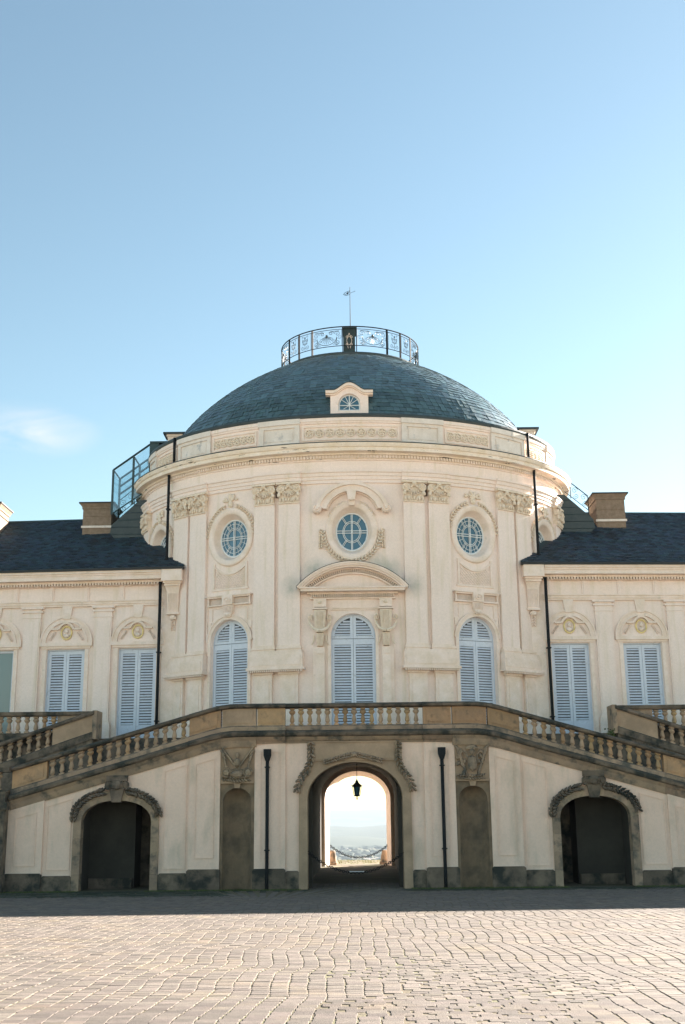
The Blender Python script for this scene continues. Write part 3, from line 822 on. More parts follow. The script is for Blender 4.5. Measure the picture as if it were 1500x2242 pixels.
for sg in (-1, 1):
    for a_, b_, kind in pats:
        t0, t1 = sg * a_, sg * b_; tm = (t0 + t1) / 2; k = dsdt(tm, RA, RB); hw = abs(t1 - t0) * k / 2 - .05
        ob('post', post_me, None, rl, frame(t0, 0, RA, RB)); ob('post', post_me, None, rl, frame(t1 - sg * 1.0, 0, RA, RB))
        q = MB(); zc_, hh = 23.83, .36
        if kind == 'b':
            for i in range(9):
                a = radians(200 + 140 * i / 8 + 0) ; q.tube([(0, 0, zc_ + .12), (.33 * cos(a), 0, zc_ + .12 + .40 * sin(a))], .010, 4)
            q.tube(arc(0, zc_ + .05, .48, .38, 180, 360, 16), .014, 4)
            q.blob((0, 0, zc_ + .14), (.06, .02, .05))
            for s2 in (-1, 1):
                scroll(q, s2 * (hw - .20), zc_ + .20, .14, -s2, 1); scroll(q, s2 * (hw - .20), zc_ - .22, .13, -s2, -1)
                scroll(q, s2 * .22, zc_ + .24, .12, s2, 1)
                q.tube([(s2 * .10, 0, zc_ + .28), (s2 * .34, 0, zc_ + .33), (s2 * (hw - .12), 0, zc_ + .34)], .012, 4)
                q.tube([(s2 * .5, 0, zc_), (s2 * .44, 0, zc_ - .2), (s2 * .3, 0, zc_ - .33), (s2 * (hw - .2), 0, zc_ - .36)], .012, 4)
        else:
            q.tube([(0, 0, zc_ - .38), (0, 0, zc_ + .25)], .011, 4); q.blob((0, 0, zc_ + .25), (.04, .015, .07))
            for s2 in (-1, 1):
                scroll(q, s2 * .10, zc_ + .10, .08, -s2, 1); scroll(q, s2 * .14, zc_ - .22, .11, -s2, -1)
                q.tube([(0, 0, zc_ - .1), (s2 * .12, 0, zc_), (s2 * .16, 0, zc_ + .22)], .011, 4)
        for s2 in (-1, 1): q.tube([(s2 * hw, 0, zc_ - .41), (s2 * hw, 0, zc_ + .41)], .009, 4)
        fn = lambda x, y, z, tm=tm, k=k: Em(tm + x / k, -y, z, RA, RB)
        if kind == 'b':
            for s2 in (-1, 1):
                for (cx_, cz_, rr_, a_s) in ((.62, .0, .11, 1), (.74, .22, .08, -1), (.30, -.12, .08, 1), (.16, -.02, .07, -1), (.5, -.30, .07, 1)):
                    if cx_ < hw - .05: scroll(q, s2 * cx_, zc_ + cz_, rr_, s2 * a_s, 1, 1.3, 12, .009)
        else:
            for s2 in (-1, 1): scroll(q, s2 * .13, zc_ + .30, .06, s2, 1, 1.2, 10, .009); scroll(q, s2 * .08, zc_ - .02, .06, s2, -1, 1.2, 10, .009)
        ob('scroll_panel', q.map(fn), 'iron_pale', rl)
hb = thing('crown_hatch', 'dark green metal box behind the railing at the front of the dome crown', 'hatch', (-.02, 8.3, 23.1))
q = MB(); q.box(-.27, .27, 0, .9, 23.1, 24.40); q.box(-.33, .33, -.05, 1, 24.40, 24.46); ob('body', q, 'iron_green', hb, T(-.02, 8.3, 0))
q = MB()
for s2 in (-1, 1):
    scroll(q, s2 * .09, 23.95, .08, -s2, 1); scroll(q, s2 * .09, 23.6, .08, -s2, -1); q.tube([(s2 * .05, 0, 23.4), (s2 * .12, 0, 23.8), (0, 0, 24.15)], .012, 4)
ob('ornament', q, 'trim', hb, T(-.02, 8.27, 0))
vn = thing('weather_vane', 'thin pole with a small openwork banner vane above the dome', 'weather vane', (.04, 11, 23.14))
q = MB(); q.tube([(0, 0, 23.14), (0, 0, 27.75)], [.03, .012], 6); ob('pole', q, 'iron', vn, T(.04, 11, 0))
q = MB()
for p0, p1 in (((0, 27.56), (-.24, 27.46)), ((-.24, 27.46), (-.32, 27.36)), ((-.32, 27.36), (-.20, 27.30)), ((-.20, 27.30), (0, 27.36)), ((-.02, 27.5), (-.26, 27.34)), ((-.12, 27.5), (-.14, 27.32))):
    q.tube([(p0[0], 0, p0[1]), (p1[0], 0, p1[1])], .012, 4)
q.tube([(0, 0, 27.42), (.22, 0, 27.52)], .009, 4); q.blob((.24, 0, 27.53), (.022, .02, .022)); q.blob((-.12, 0, 27.41), (.07, .01, .035), .3)
ob('banner', q, 'iron', vn, T(.04, 11, 0))
for o_ in (rl, hb, vn): o_.location.z -= .13; WM[o_.name] = o_.matrix_basis.copy()
# small chimneys behind the parapet
for sg in (-1, 1):
    q = thing('roof_chimney', 'low capped chimney just behind the %s end of the round parapet' % ('left' if sg < 0 else 'right'), 'chimney', (sg * 8.2, 9.6, 18.5), 'low chimneys behind the round parapet')
    b = MB(); b.box(-.32, .32, -.35, .35, 18.0, 19.45); b.box(-.38, .38, -.41, .41, 19.45, 19.55); ob('stack', b, 'trim', q, T(sg * 8.15, 9.7, 0))
    b = MB(); b.box(-.52, .52, -.52, .52, 19.55, 19.63); b.add([(-.52, -.52, 19.63), (.52, -.52, 19.63), (.52, .52, 19.63), (-.52, .52, 19.63), (0, 0, 19.76)], [(0, 1, 4), (1, 2, 4), (2, 3, 4), (3, 0, 4)]); ob('cap', b, 'lead', q, T(sg * 8.15, 9.7, 0))
exec_later = []

# ================================================================== WINGS
CW, SW = cos(radians(3.5)), sin(radians(3.5))
def wing_frame(sg):
    X = Vector((CW, sg * SW, 0)); Y = Vector((-sg * SW, CW, 0)); m_ = Matrix((X, Y, Vector((0, 0, 1)))).transposed().to_4x4()
    o = Vector((sg * 7.2, 6.2, 0)) - X * (sg * 7.2); m_.translation = o; return m_
def wing(sg):
    side = 'left' if sg < 0 else 'right'
    mw = wing_frame(sg)
    w = thing('palace_wing', 'low cream wing with blue louvred doors and dark slate roof, %s of the rotunda' % side, 'palace wing', tuple(mw @ Vector((sg * 14, 5, 0))), 'wings either side of the rotunda')
    def X(a, b): return tuple(sorted((sg * a, sg * b)))
    U0, U1 = 6.9, 62.0
    doors = [8.98 + 3.03 * i for i in range(5)]; DH = .80
    q = MB(); f = lambda x, z: (sg * x, 0, z)
    prev = U0
    for c in doors:
        curtain(q, [prev, c - DH], lambda x: -.3, lambda x: 12.0, f); curtain(q, [c - DH, c + DH], lambda x: 9.24, lambda x: 12.0, f)
        curtain(q, [c - DH, c + DH], lambda x: -.3, lambda x: 5.4, f)
        reveal(q, [(c - DH, 5.4), (c - DH, 9.24), (c + DH, 9.24), (c + DH, 5.4)], f, lambda x, z: (sg * x, .3, z))
        prev = c + DH
    curtain(q, [prev, U1], lambda x: -.3, lambda x: 12.0, f)
    q.box(*X(U1, U1 + .1), 0, 10.0, -.3, 12.5); q.box(*X(U0, U1), 9.9, 10.0, -.3, 12.5)
    ob('wall', q, 'plaster', w, mw)
    # cornice
    q = MB()
    for y0, z0, z1 in ((-.10, 11.02, 11.10), (-.14, 11.10, 11.20), (-.18, 11.20, 11.25), (-.16, 11.86, 11.93), (-.26, 11.97, 12.06), (-.52, 12.06, 12.24), (-.56, 12.24, 12.32), (-.62, 12.32, 12.42)):
        q.box(*X(7.95, U1), y0, .05, z0, z1)
    ob('cornice', q, 'trim', w, mw)
    q = MB(); n = 130
    for i in range(n):
        u = 8.0 + i * .125; q.box(*X(u, u + .065), -.30, -.1, 11.88, 11.969)
    ob('dentil_course', q, 'trim', w, mw, kind='stuff')
    # frieze pilaster strips and blocks
    for i in range(11):
        u = 8.2 + i * 1.515; q = MB(); q.box(*X(u - .10, u + .11), -.05, .02, 11.25, 11.86); q.box(*X(u - .04, u + .05), -.07, -.04, 11.25, 11.86)
        ob('frieze_strip', q, 'plaster', w, mw)
    for i in range(5):
        u = 10.45 + 3.03 * i
        q = MB(); q.box(*X(u - .36, u + .36), -.11, .02, 6.25, 10.95); q.box(*X(u - .44, u + .44), -.16, .02, 10.78, 10.86); q.box(*X(u - .47, u + .47), -.20, .02, 10.93, 11.02); q.box(*X(u - .39, u + .39), -.135, .02, 10.55, 10.60)
        q.box(*X(u - .30, u + .30), -.13, .02, 6.3, 10.4)
        p = ob('pilaster', q, 'plaster', w, mw)
        q = MB(); q.box(*X(u - .45, u + .45), -.20, .02, 5.4, 6.10); q.box(*X(u - .42, u + .42), -.17, .02, 6.10, 6.2); q.box(*X(u - .39, u + .39), -.14, .02, 6.2, 6.26); ob('base', q, 'trim', p, mw)
    for i, c in enumerate(doors):
        q = MB()
        q.box(*X(c - .98, c - .82), -.05, .02, 5.4, 9.24); q.box(*X(c + .82, c + .98), -.05, .02, 5.4, 9.24)
        q.box(*X(c - 1.12, c + 1.12), -.12, .02, 9.36, 9.50); q.box(*X(c - 1.05, c + 1.05), -.06, .02, 9.27, 9.36)
        cx = sg * c
        curved_band(q, cx, 9.50, .86, .86, .92, .92, 0, 180, -.10, .02, 20); curved_band(q, cx, 9.50, .92, .92, 1.06, 1.06, 0, 180, -.05, .02, 20); curved_band(q, cx, 9.50, 1.06, 1.06, 1.12, 1.12, 0, 180, -.09, .02, 20)
        q.prism([(cx - .15, 10.50), (cx + .15, 10.50), (cx + .22, 11.02), (cx - .22, 11.02)], -.10, .02)
        # medallion hood
        curved_band(q, cx, 9.94, .30, .34, .38, .42, 20, 160, -.14, .02, 14)
        for s2 in (-1, 1):
            a, b = sorted((cx + s2 * .33, cx + s2 * .62)); q.box(a, b, -.13, .02, 10.04, 10.11)
            q.tube([(cx + s2 * .62, -.06, 10.1), (cx + s2 * .45, -.06, 10.3), (cx + s2 * .25, -.06, 10.36)], .03, 5)
            q.garland([(cx + s2 * .48, -.04, 9.95), (cx + s2 * .62, -.04, 9.75), (cx + s2 * .72, -.04, 9.6)], .045)
        ob('door_surround', q, 'trim', w, mw)
        q = MB(); n_ = 20
        q.tube([(cx + .22 * cos(2 * pi * k / n_), -.04, 9.92 + .27 * sin(2 * pi * k / n_)) for k in range(n_)], .038, 6, True)
        md = ob('medallion', q, 'gold', w, mw, smooth=True)
        q = MB(); q.blob((cx, -.06, 9.98), (.085, .05, .11)); q.blob((cx, -.05, 9.80), (.13, .04, .09)); q.blob((cx - .06, -.08, 9.97), (.03, .03, .03)); ob('portrait', q, 'trim', md, mw, smooth=True)
        mwd = mw @ T(cx, .14, 0)
        if sg < 0 and i == 2:
            q = MB(); q.box(-.78, .78, .05, .07, 5.4, 9.22); ob('glazed_door', q, 'pane_teal', w, mwd)
            q = MB()
            for a, b in ((-.8, -.72), (.72, .8)): q.box(a, b, 0, .06, 5.4, 9.24)
            q.box(-.72, .72, 0, .055, 9.14, 9.24); ob('door_frame', q, 'shutter', w, mwd)
            continue
        q = MB()
        for a, b in ((-.80, -.755), (.755, .80)): q.box(a, b, -.03, .06, 5.4, 9.24)
        q.box(-.755, .755, -.03, .058, 9.19, 9.24); ob('door_frame', q, 'shutter', w, mwd)
        q = MB(); q.box(-.79, .79, .09, .12, 5.4, 9.23); ob('door_backing', q, 'shutter_shadow', w, mwd)
        if i < 3:
            shutter_leaf(w, mwd, -.75, -.006, 5.42, 9.18, st=.11, top=.15, bot=.12, pitch=.112, panel=.55); shutter_leaf(w, mwd, .006, .75, 5.42, 9.18, st=.11, top=.15, bot=.12, pitch=.112, panel=.55)
    # corner pier beside the rotunda: block, fluted corbel, drop
    q = MB(); q.box(*X(7.06, 7.92), -.66, .3, 11.93, 12.42); q.box(*X(7.12, 7.86), -.56, .3, 11.85, 11.93); q.box(*X(7.16, 7.82), -.48, .3, 11.75, 11.85)
    q.add([(sg * 7.18, -.40, 11.75), (sg * 7.80, -.40, 11.75), (sg * 7.80, .2, 11.75), (sg * 7.18, .2, 11.75), (sg * 7.24, -.30, 11.5), (sg * 7.74, -.30, 11.5), (sg * 7.74, .2, 11.5), (sg * 7.24, .2, 11.5),
           (sg * 7.26, -.20, 10.65), (sg * 7.72, -.20, 10.65), (sg * 7.72, .2, 10.65), (sg * 7.26, .2, 10.65)],
          [(0, 1, 5, 4), (4, 5, 9, 8), (0, 4, 7, 3), (4, 8, 11, 7), (1, 2, 6, 5), (5, 6, 10, 9), (8, 9, 10, 11)])
    for i in range(7):
        u = 7.29 + i * .062; q.tube([(sg * u, -.21, 10.7), (sg * u, -.31, 11.45)], .014, 4)
    q.box(*X(7.22, 7.76), -.26, .2, 10.58, 10.66)
    q.garland([(sg * 7.49, -.12, 10.5), (sg * 7.49, -.08, 10.2), (sg * 7.49, -.05, 9.85)], .09)
    q.blob((sg * 7.49, -.16, 10.46), (.17, .1, .12))
    q.box(*X(6.9, 7.95), -.05, .2, 5.4, 12.0)
    ob('corner_corbel', q, 'trim', w, mw)
    # roof
    EY, EZ, RY, RZ = -.62, 12.47, 4.9, 16.02
    sl = hypot(RY - EY, RZ - EZ); dy, dz = (RY - EY) / sl, (RZ - EZ) / sl
    def inside(x, y):
        p = mw @ Vector((x, y, 0)); return (p.x / 9.62) ** 2 + ((p.y - YC) / 7.32) ** 2 < 1
    q = MB(); q.add([(sg * 7.0, EY, EZ), (sg * U1, EY, EZ), (sg * U1, RY, RZ), (sg * 7.0, RY, RZ), (sg * U1, 10.6, EZ), (sg * 7.0, 10.6, EZ)], [(0, 1, 2, 3), (3, 2, 4, 5), (0, 5, 4, 1)])
    q.add([(sg * U1, EY, EZ), (sg * U1, 10.6, EZ), (sg * U1, RY, RZ)], [(0, 1, 2)])
    roof = ob('roof', q, 'slate_dark', w, mw)
    q = MB(); r_ = 0; s_ = 0.02
    while s_ < sl - .1:
        u = 7.05 + (r_ % 2) * .13
        while u < 19.5:
            x, y, z = sg * (u + random.uniform(-.01, .01)), EY + dy * s_, EZ + dz * s_
            if not inside(x, y + .1) and u > 7.1:
                h1 = .040 + random.uniform(0, .018); h2 = .008; w_ = .122; L = .30
                nx, nz = -dz, dy
                tw = random.uniform(-.006, .006)
                q.add([(x - w_, y + nx * (h1 + tw), z + nz * (h1 + tw)), (x + w_, y + nx * (h1 - tw), z + nz * (h1 - tw)), (x + w_, y + dy * L + nx * h2, z + dz * L + nz * h2), (x - w_, y + dy * L + nx * h2, z + dz * L + nz * h2),
                       (x - w_, y, z), (x + w_, y, z)], [(0, 1, 2, 3), (4, 5, 1, 0)])
            u += .26
        s_ += .20; r_ += 1
    q.box(*X(7.1, U1), RY - .1, RY + .1, RZ - .03, RZ + .05)
    ob('slate_covering', q, 'slate_dark', roof, mw, kind='stuff')
    q = MB(); q.box(*X(6.98, U1), -.70, -.52, 12.42, 12.52); ob('roof_gutter', q, 'gutter', w, mw)
    return w, mw
wingL, mwL = wing(-1); wingR, mwR = wing(1)

# slate-hung stair house linking each wing ridge with the cornice
for sg in (-1, 1):
    q = thing('roof_stair_housing', 'dark slate-hung wedge climbing from the %s wing ridge to the round cornice' % ('left' if sg < 0 else 'right'), 'roof housing', (sg * 10, 9.6, 14.5), 'slate wedges beside the cornice')
    b = MB(); pts = [(sg * 8.6, 14.3), (sg * 8.6, 16.35), (sg * 9.62, 16.33), (sg * 10.85, 15.18), (sg * 10.9, 14.8), (sg * 10.5, 14.3)]
    if sg > 0: pts = pts[::-1]
    b.prism(pts, 9.0, 12.6)
    ob('wedge', b, 'lead', q)
    b = MB()
    for i in range(5): b.tube([(sg * (8.6 + 0), 8.99, 14.75 + i * .33), (sg * (10.85 - max(0, i - 1) * .32), 8.99, 14.75 + i * .33)], .012, 4)
    ob('seam', b, 'slate_dark', q)
# glazed stair enclosure on the left
en = thing('glass_stair_enclosure', 'green steel and glass canopy over the roof steps at the left end of the cornice', 'glass enclosure', (-10, 9.6, 15.6))
q = MB(); F0, F1 = 9.2, 10.7
P0, P1, P2 = (-10.90, 15.72, 17.83), (-9.98, 16.2, 18.46), (-9.22, 16.8, 19.06)
for y in (F0, F1):
    for x, zb, zt in (P0, P1, P2): q.box(x - .045, x + .045, y - .045, y + .045, zb, zt)
    for dz_ in (0, -.38, -.76):
        if y == F0 and dz_: continue
        q.tube([(P0[0], y, P0[2] + dz_), (P2[0], y, P2[2] + dz_)], .05, 4)
    q.tube([(P0[0], y, P0[1] + .04), (P2[0] + .2, y, P2[1] + .25)], .03, 4)
for x, zb, zt in (P0, P1, P2): q.tube([(x, F0, zt), (x, F1, zt)], .045, 4)
ob('frame', q, 'green_steel', en)
q = MB(); q.box(-9.22, -8.85, 9.15, 10.75, 17.0, 19.10); q.box(-9.25, -8.3, 9.1, 10.8, 19.08, 19.16); ob('end_panel', q, 'green_steel', en)
for y in (F0, F1):
    for (xa, za, ta), (xb, zb, tb) in ((P0, P1), (P1, P2)):
        q = MB(); q.prism([(xa + .05, za + .1), (xb - .05, zb + .1), (xb - .05, tb - .05), (xa + .05, ta - .05)], y - .006, y + .006); ob('pane', q, 'clear', en)
q = MB(); q.box(-10.906, -10.894, 9.3, 10.6, 15.9, 17.7); ob('pane', q, 'clear', en)
def stair_rail(name, label, x0, z0, x1, z1, y, mats):
    o = thing(name, label, 'railing', (min(x0, x1), y, min(z0, z1)))
    q = MB(); q.tube([(x0, y, z0 + .78), (x1, y, z1 + .78)], .025, 5); ob('handrail', q, mats, o)
    q = MB(); q.tube([(x0, y, z0 + .1), (x1, y, z1 + .1)], .018, 5); ob('bottom_rail', q, mats, o)
    q = MB(); n = 4
    for i in range(n):
        u = (i + .5) / n; x = x0 + (x1 - x0) * u; z = z0 + (z1 - z0) * u
        scroll(q, x, z + .55, .15, 1, 1, 1.5); scroll(q, x + .05, z + .28, .13, -1, -1, 1.5)
    q.map(lambda x, yy, z: (x, y + yy, z)); ob('scrollwork', q, mats, o)
    q = MB()
    for i in range(3): u = i / 2; x = x0 + (x1 - x0) * u; z = z0 + (z1 - z0) * u; q.tube([(x, y, z), (x, y, z + .8)], .02, 4)
    ob('posts', q, mats, o)
stair_rail('roof_stair_railing', 'scrolled iron railing inside the glass canopy on the left roof', -10.75, 15.75, -9.3, 16.95, 9.9, 'green_steel')
stair_rail('roof_stair_railing', 'scrolled iron railing sloping down to the right chimney', 10.85, 15.72, 9.3, 17.05, 9.9, 'iron')
# chimneys on the wings
def chimney(x0, x1, y0, y1, z0, z1, label):
    c = thing('wing_chimney', label, 'chimney', ((x0 + x1) / 2, (y0 + y1) / 2, z0), 'square chimneys on the wing ridges')
    q = MB(); q.box(x0, x1, y0, y1, z0 - .6, z1 - .28); e = .04; q.box(x0 - e, x1 + e, y0 - e, y1 + e, z1 - .28, z1 - .2); q.box(x0 + .0, x1 - .0, y0 - .02, y1 + .02, z0 + .55, z0 + .60)
    e2 = .14
    q.add([(x0 - e, y0 - e, z1 - .2), (x1 + e, y0 - e, z1 - .2), (x1 + e, y1 + e, z1 - .2), (x0 - e, y1 + e, z1 - .2), (x0 - e2, y0 - e2, z1 - .04), (x1 + e2, y0 - e2, z1 - .04), (x1 + e2, y1 + e2, z1 - .04), (x0 - e2, y1 + e2, z1 - .04)],
          [(0, 1, 5, 4), (1, 2, 6, 5), (2, 3, 7, 6), (3, 0, 4, 7)])
    ob('stack', q, 'chimney', c)
    q = MB(); q.box(x0 - e2 - .03, x1 + e2 + .03, y0 - e2 - .03, y1 + e2 + .03, z1 - .04, z1 + .02); ob('cap', q, 'gutter', c)
    q = MB(); q.box(x0 - .05, x1 + .05, y0 - .06, y0 - .005, z0 + .0, z0 + .10); ob('flashing', q, 'white_stone', c)
chimney(-12.30, -11.0, 9.6, 11.2, 15.2, 16.38, 'brown rendered chimney on the left wing ridge beside the glass canopy')
chimney(11.14, 12.44, 9.6, 11.2, 15.2, 16.52, 'brown rendered chimney on the right wing ridge with its near side in sun')
chimney(-17.8, -16.25, 9.8, 11.4, 15.4, 16.50, 'pale chimney farthest out on the left wing ridge, one sunlit corner showing')

# downpipes
def pipe(label, pts, r, head=None, brackets=()):
    o = thing('downpipe', label, 'downpipe', (pts[-1][0], pts[-1][1], pts[-1][2]), 'dark downpipes')
    q = MB(); q.tube(pts, r, 8); ob('pipe', q, 'iron', o, smooth=True)
    if head:
        q = MB(); x, y, z0, z1 = head
        q.add([(x - .13, y - .1, z1), (x + .13, y - .1, z1), (x + .13, y + .1, z1), (x - .13, y + .1, z1), (x - .13, y - .1, z1 - .22), (x + .13, y - .1, z1 - .22), (x + .13, y + .1, z1 - .22), (x - .13, y + .1, z1 - .22), (x - .07, y - .07, z0), (x + .07, y - .07, z0), (x + .07, y + .07, z0), (x - .07, y + .07, z0)],
              [(0, 1, 2, 3), (0, 4, 5, 1), (1, 5, 6, 2), (2, 6, 7, 3), (3, 7, 4, 0), (4, 8, 9, 5), (5, 9, 10, 6), (6, 10, 11, 7), (7, 11, 8, 4)])
        ob('hopper', q, 'iron', o)
    for x, y, z in brackets:
        q = MB(); q.box(x - r - .03, x + r + .03, y - r - .01, y + .16, z - .02, z + .02); ob('bracket', q, 'iron', o)
for sg, s_ in ((-1, 'left'), (1, 'right')):
    a = Em(sg * 52.8, .32, 0); a2 = Em(sg * 53.2, .55, 0)
    pipe('dark downpipe on the %s curve of the drum, from cornice to wing roof' % s_, [(a[0], a[1], 16.72), (a[0], a[1], 12.80), (a[0] + sg * .10, a[1] - .1, 12.62)], .06, brackets=[(a[0], a[1], 15.2), (a[0], a[1], 13.0)])
    b = Em(sg * 53.6, .18, 0, PA, PB)
    pipe('short dark downpipe crossing the %s end of the round parapet' % s_, [(b[0], b[1], 18.5), (b[0], b[1], 17.2)], .06)
    p = (mwR if sg > 0 else mwL) @ Vector((sg * 8.02, -.30, 0))
    pipe('long dark downpipe in the corner where the %s wing meets the rotunda' % s_, [(p.x, p.y, 11.95), (p.x, p.y, 5.4)], .065, brackets=[(p.x, p.y, 9.0), (p.x, p.y, 6.2)])
    pipe('dark downpipe with hopper on the staircase wall, %s of the passage' % s_, [(sg * 3.06, -.16, 4.5), (sg * 3.06, -.16, .9), (sg * 3.06, -.20, .55), (sg * 3.06, -.20, .02)], .06, head=(sg * 3.06, -.18, 4.32, 4.72), brackets=[(sg * 3.06, -.16, 4.1), (sg * 3.06, -.16, 1.3)])

# ================================================================== DOUBLE STAIRCASE
st = thing('double_staircase', 'stone double staircase with balustrades, arches and niches before the rotunda', 'staircase', (0, 0, 0))
SL = .283; XB = 4.62
def drop(x): x = abs(x); return 0 if x < XB - .5 else (SL * (x - XB + .5) ** 2 / 2 / 1.0 if x < XB + .5 else SL * (x - XB))
def rail_top(x): return 6.29 - drop(x)
def string_bot(x): return (4.92 if abs(x) < 3.5 else 4.80) - drop(x)
wl_ = MB(); F = lambda y: (lambda x, z: (x, y, z))
PH, PS, PR = 1.66, 3.05, 1.20
AC, AH, AS, AR = 8.32, 1.22, 2.28, .74
NC, NH, NS, NR = 4.12, .50, 2.95, .46
def stairwall(sg):
    fx = lambda x, z: (sg * x, 0, z); zt = lambda x: string_bot(x) + .15
    curtain(wl_, lin(1.9, 3.52, 3), lambda x: 0, zt, fx)
    curtain(wl_, lin(4.72, AC - 1.45, 6), lambda x: 0, zt, fx)
    curtain(wl_, lin(AC + 1.45, 12.1, 6), lambda x: 0, zt, fx)
    xs = cosl(AC - 1.45, AC + 1.45, 24); curtain(wl_, xs, lambda x: arch_z(x - AC, 1.4501, 2.4, .85, 2.2), zt, fx)
for sg in (-1, 1):
    wl_ = MB(); stairwall(sg); ob('wall', wl_, 'wall_low', st)
# raised strips and sunk panels on the wall
for sg in (-1, 1):
    q = MB()
    def X(a, b): return tuple(sorted((sg * a, sg * b)))
    def strip(a, b, z0, y=-.06):
        q.add([(sg * a, y, z0), (sg * b, y, z0), (sg * b, y, string_bot(b) + .05), (sg * a, y, string_bot(a) + .05), (sg * a, .01, z0), (sg * b, .01, z0), (sg * b, .01, string_bot(b) + .05), (sg * a, .01, string_bot(a) + .05)],
              [(0, 1, 2, 3), (0, 3, 7, 4), (1, 5, 6, 2)])
    def frame_(a, b, z0, m_, y=-.06):
        w_ = .035
        for u0, u1 in ((a, a + w_), (b - w_, b)): 
            q.add([(sg * u0, y - .025, z0), (sg * u1, y - .025, z0), (sg * u1, y - .025, string_bot(u1) - m_), (sg * u0, y - .025, string_bot(u0) - m_), (sg * u0, y, z0), (sg * u1, y, z0), (sg * u1, y, string_bot(u1) - m_), (sg * u0, y, string_bot(u0) - m_)], [(0, 1, 2, 3), (0, 3, 7, 4), (1, 5, 6, 2)])
        q.box(*X(a, b), y - .026, y, z0, z0 + w_)
        q.add([(sg * a, y - .026, string_bot(a) - m_ - w_), (sg * b, y - .026, string_bot(b) - m_ - w_), (sg * b, y - .026, string_bot(b) - m_), (sg * a, y - .026, string_bot(a) - m_), (sg * a, y, string_bot(a) - m_ - w_), (sg * b, y, string_bot(b) - m_ - w_), (sg * b, y, string_bot(b) - m_), (sg * a, y, string_bot(a) - m_)], [(0, 1, 2, 3), (0, 4, 5, 1), (2, 6, 7, 3)])
    for st_, fr_ in (((2.43, 3.515, .6), (2.62, 3.32, 1.05, .28)), ((4.72, 5.80, .6), (4.92, 5.60, 1.05, .28)), ((10.86, 12.1, .5), (11.1, 11.85, .85, .3)), (None, (5.9, 6.7, .7, .2, 0)), (None, (9.9, 10.75, .7, .2, 0))):
        q = MB()
        if st_: strip(*st_)
        frame_(*fr_); ob('wall_panel', q, 'wall_low', st)
    # plinth
    q = MB()
    for a, b, y, z in ((1.96, 2.43, -.10, .56), (2.43, 3.56, -.20, .64), (4.68, 5.83, -.20, .64), (5.83, AC - 1.5, -.10, .52), (AC + 1.5, 10.84, -.10, .47), (10.84, 12.12, -.20, .56)):
        q.box(*X(a, b), y, .05, -.2, z)
        q.prism([(sg * a, z - .001), (sg * b, z - .001), (sg * (b - .06), z + .05), (sg * (a + .06), z + .05)][::(1 if sg > 0 else -1)], y + .03, .04)
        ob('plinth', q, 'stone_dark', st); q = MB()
    # end pier
    q = MB(); q.box(*X(12.1, 14.6), -.55, .6, -.2, 3.35); q.box(*X(12.0, 14.7), -.65, .65, 2.75, 3.0); q.box(*X(12.05, 14.65), -.6, .6, -.2, .6)
    ob('pier', q, 'stone_dark', st)
    # niche: back, half-dome head, stone surround
    q = MB(); cx = sg * NC; n = 16
    outl = arch_pts(cx, NH, 0, NS, NR, 16)
    depth = .55
    # curved niche shell: profile swept
    rings = 8; k = len(q.v)
    for i in range(rings + 1):
        a = pi / 2 * i / rings
        for x, z in outl:
            sx = cos(a); q.v.append((cx + (x - cx) * sx, depth * sin(a), (NS + (z - NS) * (sx if z > NS else 1)) if z > NS else z))
    m_ = len(outl)
    for i in range(rings):
        for j in range(m_ - 1): q.f.append((k + i * m_ + j, k + (i + 1) * m_ + j, k + (i + 1) * m_ + j + 1, k + i * m_ + j + 1))
    curtain(q, cosl(-NH, NH, 14), lambda x: arch_z(x, NH, NS, NR), lambda x: 3.62, lambda x, z: (cx + x, 0, z))
    curtain(q, [-.60, -NH], lambda x: 0, lambda x: 3.62, lambda x, z: (cx + x, 0, z)); curtain(q, [NH, .60], lambda x: 0, lambda x: 3.62, lambda x, z: (cx + x, 0, z))
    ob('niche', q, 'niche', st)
    q = MB(); q.box(cx - .60, cx + .60, -.10, .1, 3.56, 3.64); q.prism([(cx - .09, 3.40), (cx + .09, 3.40), (cx + .12, 3.56), (cx - .12, 3.56)], -.08, .05)
    q.box(cx - .60, cx + .60, -.04, .1, 3.64, 4.85)
    ob('niche_cornice', q, 'stone_block', st)
    # carved relief
    q = MB(); random.seed(11 if sg > 0 else 5)
    z0 = 3.66
    if sg < 0:
        for s2 in (-1, 1):
            for j in range(7): q.blob((cx + s2 * (.12 + .06 * j), -.10, z0 + .55 + .08 * j), (.045, .07, .24), -s2 * .55)
            for j in range(6): q.blob((cx + s2 * (.36 + .03 * j), -.13, z0 + .35 + .12 * j), (.05, .08, .14), -s2 * (.2 + j * .1))
            q.blob((cx + s2 * .38, -.15, z0 + .28), (.16, .12, .15)); q.tube(arc(cx + s2 * .38, z0 + .28, .15, .15, 0, 300, 12, -.2), .03, 5)
        q.blob((cx, -.18, z0 + .62), (.12, .12, .16)); q.blob((cx, -.14, z0 + .86), (.09, .08, .12)); q.blob((cx, -.17, z0 + .22), (.24, .12, .14))
        for j in range(5): q.tube(arc(cx, z0 + .22, .10 + .05 * j, .06 + .03 * j, 20, 160, 8, -.16), .018, 4)
        q.garland([(cx - .5, -.1, z0 + .08), (cx, -.12, z0 + .03), (cx + .5, -.1, z0 + .08)], .10)
    else:
        q.blob((cx, -.18, z0 + .50), (.17, .12, .30)); q.blob((cx, -.20, z0 + .90), (.10, .10, .12)); q.blob((cx, -.14, z0 + 1.05), (.24, .09, .10))
